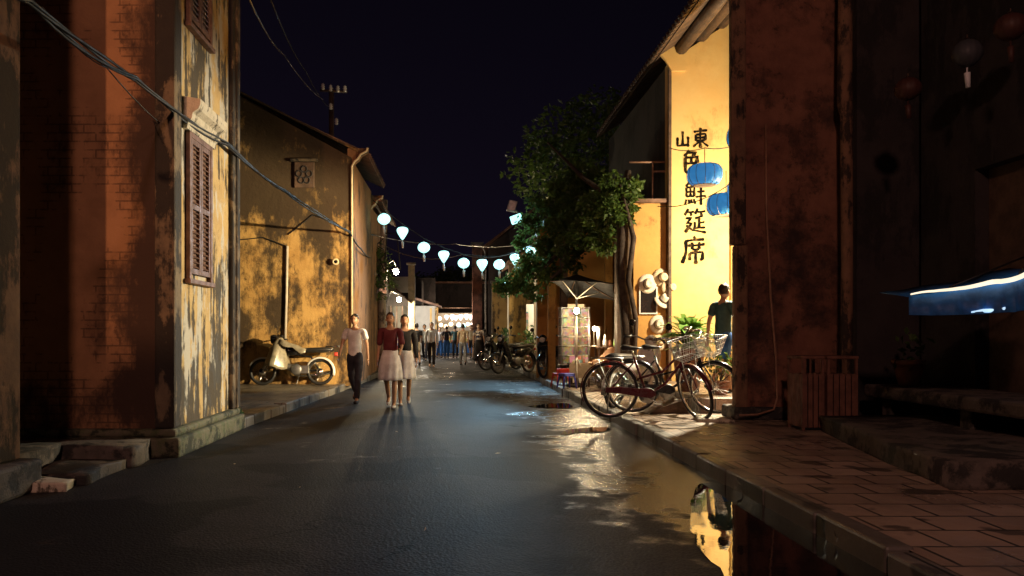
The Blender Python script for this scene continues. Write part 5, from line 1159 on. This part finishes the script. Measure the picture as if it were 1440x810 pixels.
for i, (px, hh, r_, mat, lab) in enumerate([(841, .42, .035, 'whitesilk', 'tall white paper tube standing on the stall table'), (850, .26, .05, 'whitesilk', 'white bottle shaped figurine on the stall table'), (857, .14, .05, 'terra', 'squat brown jar on the stall table'), (864, .18, .04, 'goods', 'patterned jar on the stall table'), (869, .22, .045, 'wood', 'dark carved figure at the right end of the stall table')]):
    mb = MB(); prof = [(r_ * .8, 0), (r_, hh * .2), (r_ * .9, hh * .5), (r_ * .45, hh * .7), (r_ * .55, hh * .85), (r_ * .2, hh)] if i else [(r_, 0), (r_, hh), (r_ * .9, hh)]
    mb.lathe(prof, (xx(px), 16.75, .957), 14); tag(mb.build('ornament', mat), lab, 'ornament', 'ornaments on the stall table')
# draped peach cloth pile
bm = bmesh.new(); bmesh.ops.create_grid(bm, x_segments=26, y_segments=20, size=.5)
for v in bm.verts:
    x, y = v.co.x, v.co.y; h = .34 * math.exp(-((x - .1) ** 2 * 7 + y * y * 6)) + .10 * mnoise.noise(Vector((x * 5, y * 5, 2))) + .03 * mnoise.noise(Vector((x * 14, y * 14, 5))); v.co.z = max(.004, h + .06)
for f in bm.faces: f.smooth = True
me = bpy.data.meshes.new('cloth_pile'); bm.to_mesh(me); bm.free(); me.materials.append(M('peach_cloth', (.62, .34, .2), .8, .2, 8, bump=.3)); o = bpy.data.objects.new('cloth_pile', me); C.objects.link(o)
m_ = o.modifiers.new('solid', 'SOLIDIFY'); m_.thickness = .006; o.scale = (.8, .6, 1.0)
t = thing('goods_crate', 'low dark wooden crate behind the bicycles', 'crate', (xx(845), 16.0, .137)); mb = MB()
for k in range(3): z = .16 + k * .14; mb.box(xx(832), xx(868), 15.75, 15.77, z, z + .11); mb.box(xx(832), xx(868), 16.2, 16.22, z, z + .11); mb.box(xx(832), xx(832) + .02, 15.77, 16.2, z, z + .11); mb.box(xx(868) - .02, xx(868), 15.77, 16.2, z, z + .11)
mb.box(xx(832) + .02, xx(868) - .02, 15.77, 16.2, .15, .17); mb.build('slats', 'wood', t, bevel=.004)
for x in (xx(832) + .04, xx(868) - .04):
    for y in (15.79, 16.18): mb = MB(); mb.box(x - .018, x + .018, y - .018 + (.02 if y < 16 else -.02), y + .018 + (.02 if y < 16 else -.02), .14, .56); mb.build('corner_post', 'wood', t)
o.location = (xx(848), 15.98, .56); tag(o, 'crumpled peach cloth heaped on the dark crate', 'cloth')
# hats and picture on the amber wall
def hat(px, py, r, label, mat, rot=(0, 0, 0)):
    c = P(px, py, YH - .05); t = thing('straw_hat', label, 'hat', c, 'straw hats on the amber wall'); t.rotation_euler = rot
    mb = MB(); mb.lathe([(r, .035), (r * .98, .02), (r * .7, -.012), (r * .55, -.005), (r * .52, -.03), (r * .46, -.12), (r * .36, -.145), (r * .15, -.13), (.005, -.12)], (0, 0, 0), 26, 'y', sx=1, sy=1.08); mb.build('crown', mat, t, local=True)
    mb = MB(); mb.lathe([(r * .545, -.012), (r * .525, -.05), (r * .50, -.05), (r * .50, -.012)], (0, 0, 0), 26, 'y', sx=1, sy=1.08); mb.build('band', 'band', t, local=True)
hat(911, 399, .175, 'pale straw hat hung over the top of the dark framed picture', 'straw2', (0, R(8), 0)); hat(931, 390, .16, 'straw hat highest on the amber wall', 'straw', (0, R(-10), R(6)))
hat(941, 404, .15, 'straw hat against the edge of the yellow house', 'straw', (0, 0, R(25))); hat(932, 423, .16, 'straw hat seen tilted edge on below the topmost hat', 'straw2', (R(-50), R(30), 0))
hat(926, 456, .165, 'white straw hat lowest of those in full view', 'straw2', (0, R(5), 0)); hat(927, 481, .15, 'brown straw hat half hidden by the bicycle handlebars', 'straw', (R(-15), 0, 0))
t = thing('picture_frame', 'dark picture in a pale frame on the amber wall', 'picture', P(911, 423, YH - .02)); a, b = P(900, 405, YH), P(922, 440, YH)
mb = MB(); mb.box(a.x, b.x, YH - .03, YH - .004, b.z, a.z); mb.build('pane', 'blackglass', t)
mb = MB(); f_ = .025
for q in ((a.x - f_, a.x, b.z - f_, a.z + f_), (b.x, b.x + f_, b.z - f_, a.z + f_)): mb.box(q[0], q[1], YH - .045, YH - .003, q[2], q[3])
for q in ((b.z - f_, b.z), (a.z, a.z + f_)): mb.box(a.x, b.x, YH - .045, YH - .003, *q)
mb.build('frame', 'whitepaint', t)

# ------------------------------------------------------------------ people
def skin_mesh(vs, es, rs, root=0, lev=2, smooth=.0):
    bm = bmesh.new(); L = bm.verts.layers.skin.verify(); bv = []
    for i, (v, r_) in enumerate(zip(vs, rs)):
        q = bm.verts.new(v); q[L].radius = r_ if isinstance(r_, tuple) else (r_, r_); q[L].use_root = (i == root); bv.append(q)
    for a, b in es: bm.edges.new((bv[a], bv[b]))
    me = bpy.data.meshes.new('tmp'); bm.to_mesh(me); bm.free(); o = bpy.data.objects.new('tmp', me); C.objects.link(o)
    s_ = o.modifiers.new('s', 'SKIN'); s_.branch_smoothing = .3; s_.use_smooth_shade = True; q = o.modifiers.new('b', 'SUBSURF'); q.levels = lev
    dg = bpy.context.evaluated_depsgraph_get(); dg.update(); ev = o.evaluated_get(dg); m2 = bpy.data.meshes.new_from_object(ev)
    out = [v.co.copy() for v in m2.vertices], [list(p.vertices) for p in m2.polygons]
    bpy.data.objects.remove(o); bpy.data.meshes.remove(m2); return out
def V(*a): return Vector(a)
def person(label, loc, rz, H, legs=((14, 6), (-14, 22)), arms=((-16, 14, 8), (16, 18, 8)), top='c_white', sleeve=.55, bottom='trousers', bmat='c_navy', hair='short', hairm='hair', shoe='c_black', hem=.52, group='people walking in the street', bag=None, lev=2):
    t = thing('person', label, 'person', loc, group, rz); s = H / 1.72
    def leg(side, a, k):
        hip = V(side * .088, 0, .90); a_, b_ = R(a), R(a - k); kn = hip + V(side * .005, math.sin(a_), -math.cos(a_)) * .43; an = kn + V(-side * .01, math.sin(b_), -math.cos(b_)) * .42; return hip, kn, an, b_
    Lg = [leg(-1, *legs[0]), leg(1, *legs[1])]; dz = .065 - min(l[2].z - (.03 if l[3] < -.3 else 0) for l in Lg)
    Lg = [tuple(v + V(0, 0, dz) if isinstance(v, Vector) else v for v in l) for l in Lg]; up = V(0, 0, dz)
    def arm(side, fw, fl, ab):
        sh = V(side * .175, -.005, 1.405) + up; f, b = R(fw), R(fw + fl); sa = math.sin(R(ab)); el = sh + V(side * sa, math.sin(f), -math.cos(f)).normalized() * .29; wr = el + V(side * sa * .35, math.sin(b), -math.cos(b)).normalized() * .25
        return sh, el, wr, (wr - el).normalized()
    Am = [arm(-1, *arms[0]), arm(1, *arms[1])]
    vs = [V(0, 0, .94), V(0, 0, 1.08), V(0, .005, 1.26), V(0, 0, 1.40), V(0, .01, 1.475), V(0, .02, 1.55)]; vs = [v + up for v in vs]; rs = [(.125, .095), (.108, .082), (.13, .095), (.10, .075), .05, .052]; es = [(0, 1), (1, 2), (2, 3), (3, 4), (4, 5)]
    for l in Lg: k = len(vs); vs += [l[0], l[1], l[1].lerp(l[2], .35), l[2], l[2] + V(0, .10 * math.cos(l[3] * .6), -.045 + .08 * min(0, l[3]))]; rs += [.078, .052, .05, .034, (.036, .026)]; es += [(0, k), (k, k + 1), (k + 1, k + 2), (k + 2, k + 3), (k + 3, k + 4)]
    for a in Am: k = len(vs); vs += [a[0], a[0].lerp(a[1], .5), a[1], a[2], a[2] + a[3] * .07]; rs += [.046, .042, .034, .025, (.036, .018)]; es += [(3, k), (k, k + 1), (k + 1, k + 2), (k + 2, k + 3), (k + 3, k + 4)]
    bv, bf = skin_mesh(vs, es, rs, 0, lev); mb = MB(); mb.add(bv, bf, True)
    hc = V(0, .03, 1.605) + up; n0 = len(mb.v); mb.ell(hc, .073, .092, .115, 22, 16)
    for i in range(n0, len(mb.v)):
        v = mb.v[i]; d = v - hc
        if d.y > .05:
            nz = math.exp(-((d.x / .016) ** 2) - ((d.z + .018) / .03) ** 2); mb.v[i] = v + V(0, .024 * nz - .010 * math.exp(-((abs(d.x) - .03) / .014) ** 2 - ((d.z - .012) / .015) ** 2), 0)
        if d.z < -.05: mb.v[i].x = hc.x + d.x * .86
    for sd in (-1, 1): mb.ell(hc + V(sd * .075, -.002, -.01), .012, .024, .034, 10, 7)
    for a, sd in ((Am[0], -1), (Am[1], 1)):                       # fingers and thumb, slightly curled
        d = a[3]; w0 = a[2] + d * .07; side = V(0, 1, 0) - d * d.y; side.normalize(); inn = V(-sd, 0, 0)
        for k, (o_, ln) in enumerate(((-.026, .058), (-.009, .075), (.009, .08), (.026, .07))): p = w0 + side * o_ + d * .018; mb.tube([p - d * .02, p + d * ln * .5, p + d * ln * .8 + inn * .012, p + d * ln + inn * .028], [.0095, .009, .008, .006], 6)
        p = a[2] + d * .03 + side * .025; mb.tube([p, p + side * .028 + d * .02 + inn * .01, p + side * .036 + d * .05 + inn * .02], [.011, .0105, .007], 6)
    mb.cur = 1
    for sd in (-1, 1): mb.ell(hc + V(sd * .030, .080, .012), .013, .006, .007, 8, 6); mb.tube([hc + V(sd * .016, .088, .034), hc + V(sd * .030, .086, .038), hc + V(sd * .046, .076, .033)], .0042, 5)
    mb.tube([hc + V(-.022, .088, -.058), hc + V(0, .094, -.056), hc + V(.022, .088, -.058)], .004, 5)
    def fin(mb, n_, m_, p=t): mb.v = [v * s for v in mb.v]; return mb.build(n_, m_, p, local=True)
    body = fin(mb, 'body', ['skin', 'eye'])
    # shirt
    vs = [V(0, 0, .83 if bottom != 'skirt' else .98), V(0, 0, 1.06), V(0, .005, 1.25), V(0, 0, 1.385), V(0, .008, 1.455)]; vs = [v + up for v in vs]; rs = [(.156, .122), (.140, .110), (.158, .12), (.125, .095), .062]; es = [(0, 1), (1, 2), (2, 3), (3, 4)]
    for a in Am:
        k = len(vs); vs += [a[0]]; rs += [.064]; es += [(3, k)]
        pts = [a[0].lerp(a[1], .45), a[0].lerp(a[1], min(1, sleeve + .2))] + ([a[1].lerp(a[2], .5), a[1].lerp(a[2], .97)] if sleeve > 1 else [])
        for q, rr in zip(pts, (.062, .060, .052, .044)): vs.append(q); rs.append(rr); es.append((len(vs) - 2, len(vs) - 1))
    v_, f_ = skin_mesh(vs, es, rs, 0, lev); mb = MB(); mb.add([q + V(*(mnoise.noise_vector(V(q.x * 9, q.y * 9, q.z * 14)) * .014)) for q in v_], f_, True); fin(mb, 'shirt', top)
    if bottom in ('trousers', 'shorts'):
        vs = [V(0, 0, 1.05), V(0, 0, .92)]; vs = [v + up for v in vs]; rs = [(.142, .108), (.15, .118)]; es = [(0, 1)]
        for l in Lg:
            k = len(vs); vs.append(l[0] + V(0, 0, -.05)); rs.append(.10); es.append((1, k)); pts = [l[0].lerp(l[1], .5), l[0].lerp(l[1], .92)] if bottom == 'shorts' else [l[0].lerp(l[1], .5), l[1], l[1].lerp(l[2], .5), l[2] + V(0, 0, .01)]
            for q, rr in zip(pts, (.094, .09) if bottom == 'shorts' else (.088, .072, .064, .058)): vs.append(q); rs.append(rr); es.append((len(vs) - 2, len(vs) - 1))
        v_, f_ = skin_mesh(vs, es, rs, 1, lev); mb = MB(); mb.add([q + V(*(mnoise.noise_vector(V(q.x * 8, q.y * 8, q.z * 15)) * .013)) for q in v_], f_, True); fin(mb, bottom, bmat)
    else:
        mb = MB(); n_ = 40; zt, zb = 1.04 + dz, hem + dz; rows = 9; kmid = (Lg[0][1] + Lg[1][1]) / 2; spread = abs(Lg[0][1].y - Lg[1][1].y) * .5
        for i in range(rows + 1):
            u = i / rows; z = zt + (zb - zt) * u; rx = .135 + .075 * u + (.03 * math.sin(u * 3)); ry = .105 + .05 * u + spread * u * .8
            for j in range(n_): a = 2 * math.pi * j / n_; fo = 1 + .07 * u * math.sin(a * 9 + .8 * u) + .03 * u * math.sin(a * 4); mb.v.append(V(rx * math.cos(a) * fo, ry * math.sin(a) * fo + kmid.y * u * .5, z))
        for i in range(rows):
            for j in range(n_): mb.f.append([i * n_ + j, i * n_ + (j + 1) % n_, (i + 1) * n_ + (j + 1) % n_, (i + 1) * n_ + j]); mb.sm.append(True); mb.mi.append(0)
        o = fin(mb, 'skirt', bmat); m_ = o.modifiers.new('solid', 'SOLIDIFY'); m_.thickness = .008
    # hair
    mb = MB(); n0 = len(mb.v); mb.ell(hc + V(0, -.014, .018), .083, .096, .112, 24, 16); fc, bk = [], set()
    keep = lambda v: not (v.y > hc.y + .045 and v.z < hc.z + .055) and v.z > hc.z - (.085 if hair != 'short' else .055) + (.07 if v.y > hc.y + .01 else 0)
    mb.f = [f for f in mb.f if all(keep(mb.v[i]) for i in f)]; mb.sm = [True] * len(mb.f); mb.mi = [0] * len(mb.f)
    mb.v = [v + V(*(mnoise.noise_vector(v * 40) * .006)) for v in mb.v]
    if hair == 'long': mb.tube([hc + V(0, -.065, .03), hc + V(0, -.085, -.10), hc + V(0, -.095, -.20), hc + V(0, -.10, -.30)], [.06, .075, .07, .03], 12, flat=1.0)
    if hair == 'bun': mb.ell(hc + V(0, -.11, .04), .045, .045, .045, 12, 8)
    fin(mb, 'hair', hairm)
    for l in Lg:
        mb = MB(); an = l[2]; tl = min(0, l[3]) * .9; d = V(0, math.cos(tl), math.sin(tl)); n2 = V(0, -math.sin(tl), math.cos(tl)); b0 = an - n2 * .032
        mb.tube([b0 - d * .065, b0 - d * .04, b0 + d * .05, b0 + d * .13, b0 + d * .175], [.026, .038, .040, .038, .016], 10); mb.v = [q - n2 * max(0, (q - b0).dot(n2) * .35) for q in mb.v]
        fin(mb, 'shoe', shoe)
    if bag:
        mb = MB(); q = Am[bag[0]][2] + Am[bag[0]][3] * .10; mb.cbox(q + V(0, 0, -.22), (.10, .28, .26)); mb.tube([q + V(0, -.10, -.10), q + V(0, -.02, .0), q + V(0, .02, .0), q + V(0, .10, -.10)], .010, 6)
        mb.v = [v * s for v in mb.v]; m4 = Matrix.Translation(loc) @ Matrix.Rotation(rz, 4, 'Z'); mb.v = [m4 @ v for v in mb.v]
        tag(mb.build('hand_bag', bag[1], bevel=.02), bag[2], 'bag')
    return t
g = lambda px, py, z=0.012: (P(px, py, 1120 * (CH - z) / (py - VY)).x, 1120 * (CH - z) / (py - VY), z)
person('man in a white polo shirt and dark trousers walking by the left kerb', g(499, 566), R(174), 1.57, ((16, 4), (-18, 26)), ((-14, 10, 10), (16, 20, 12)), 'c_white', .5, 'trousers', 'c_navy')
person('woman in dark maroon top and white skirt, nearer of the walking pair', g(549, 573), R(176), 1.56, ((12, 4), (-14, 24)), ((10, 60, 8), (-10, 30, 8)), 'c_maroon', .9, 'skirt', 'c_skirt', 'long', 'hairb', 'c_white', .50)
person('woman in black top and white skirt on the right of the walking pair', g(569, 569), R(186), 1.54, ((-12, 20), (13, 5)), ((-8, 20, 8), (14, 66, 6)), 'c_black', 1.2, 'skirt', 'c_skirt', 'long', 'hair', 'c_white', .50, bag=(1, 'c_maroon', 'maroon hand bag carried by the woman in the black top'))
person('person in black top and khaki shorts walking behind the white skirts', g(586, 514), R(10), 1.62, ((10, 6), (-12, 20)), ((-10, 14, 8), (12, 50, 8)), 'c_black', .5, 'shorts', 'c_khaki', lev=1)
person('man in pale open shirt and black trousers in the middle of the street', g(607, 516), R(178), 1.64, ((8, 4), (-10, 18)), ((6, 12, 10), (-8, 14, 12)), 'c_pale', 1.2, 'trousers', 'c_black', shoe='skin', lev=1)
person('man in beige shirt and grey trousers near the far stall', g(651, 513), R(4), 1.60, ((8, 4), (-10, 20)), ((8, 20, 8), (-8, 14, 9)), 'c_beige', .6, 'trousers', 'c_grey', lev=1)
person('woman in patterned blouse and long black skirt on the right of the crowd', g(673, 512), R(183), 1.63, ((7, 3), (-8, 14)), ((6, 30, 9), (-6, 20, 9)), 'c_pattern', .6, 'skirt', 'c_black', 'bun', 'hairb', 'c_white', .14, lev=1)
person('person in dark blue standing left before the lantern stall', g(628, 504), R(0), 1.60, ((3, 2), (-3, 4)), ((6, 40, 8), (4, 40, 8)), 'c_navy', .6, 'trousers', 'c_blue', lev=1)
person('person in dark teal standing right before the lantern stall', g(640, 503), R(8), 1.62, ((3, 2), (-3, 4)), ((6, 30, 8), (4, 20, 8)), 'c_teal', .6, 'trousers', 'c_black', lev=1)
person('person in grey shirt and dark trousers left of the far crowd', g(597, 507), R(170), 1.64, ((8, 4), (-10, 18)), ((8, 20, 8), (-8, 14, 9)), 'c_grey', .6, 'trousers', 'c_navy', lev=1)
person('woman in white top and blue trousers at the back of the far crowd', g(618, 503), R(200), 1.58, ((6, 4), (-8, 16)), ((8, 20, 8), (-8, 14, 9)), 'c_white', .5, 'trousers', 'c_blue', 'long', lev=1)
person('man in khaki shirt and black shorts right of the lantern stall', g(663, 504), R(170), 1.66, ((6, 4), (-8, 16)), ((8, 30, 8), (-8, 14, 9)), 'c_khaki', .5, 'shorts', 'c_black', lev=1)
person('person in pink top beside the pole and left shopfront', (P(527, 0, 26).x, 26, .137), R(120), 1.58, ((3, 2), (-3, 4)), ((6, 30, 8), (4, 20, 8)), 'c_pink', .6, 'trousers', 'c_black', lev=1)
b = P(1017, 553, 11.75)
person('man in dark teal shirt and blue shorts walking past the yellow wall', (b.x, 11.75, .342), R(-62), 1.64, ((20, 8), (-16, 24)), ((-18, 14, 6), (18, 24, 6)), 'c_teal', .5, 'shorts', 'c_blue')
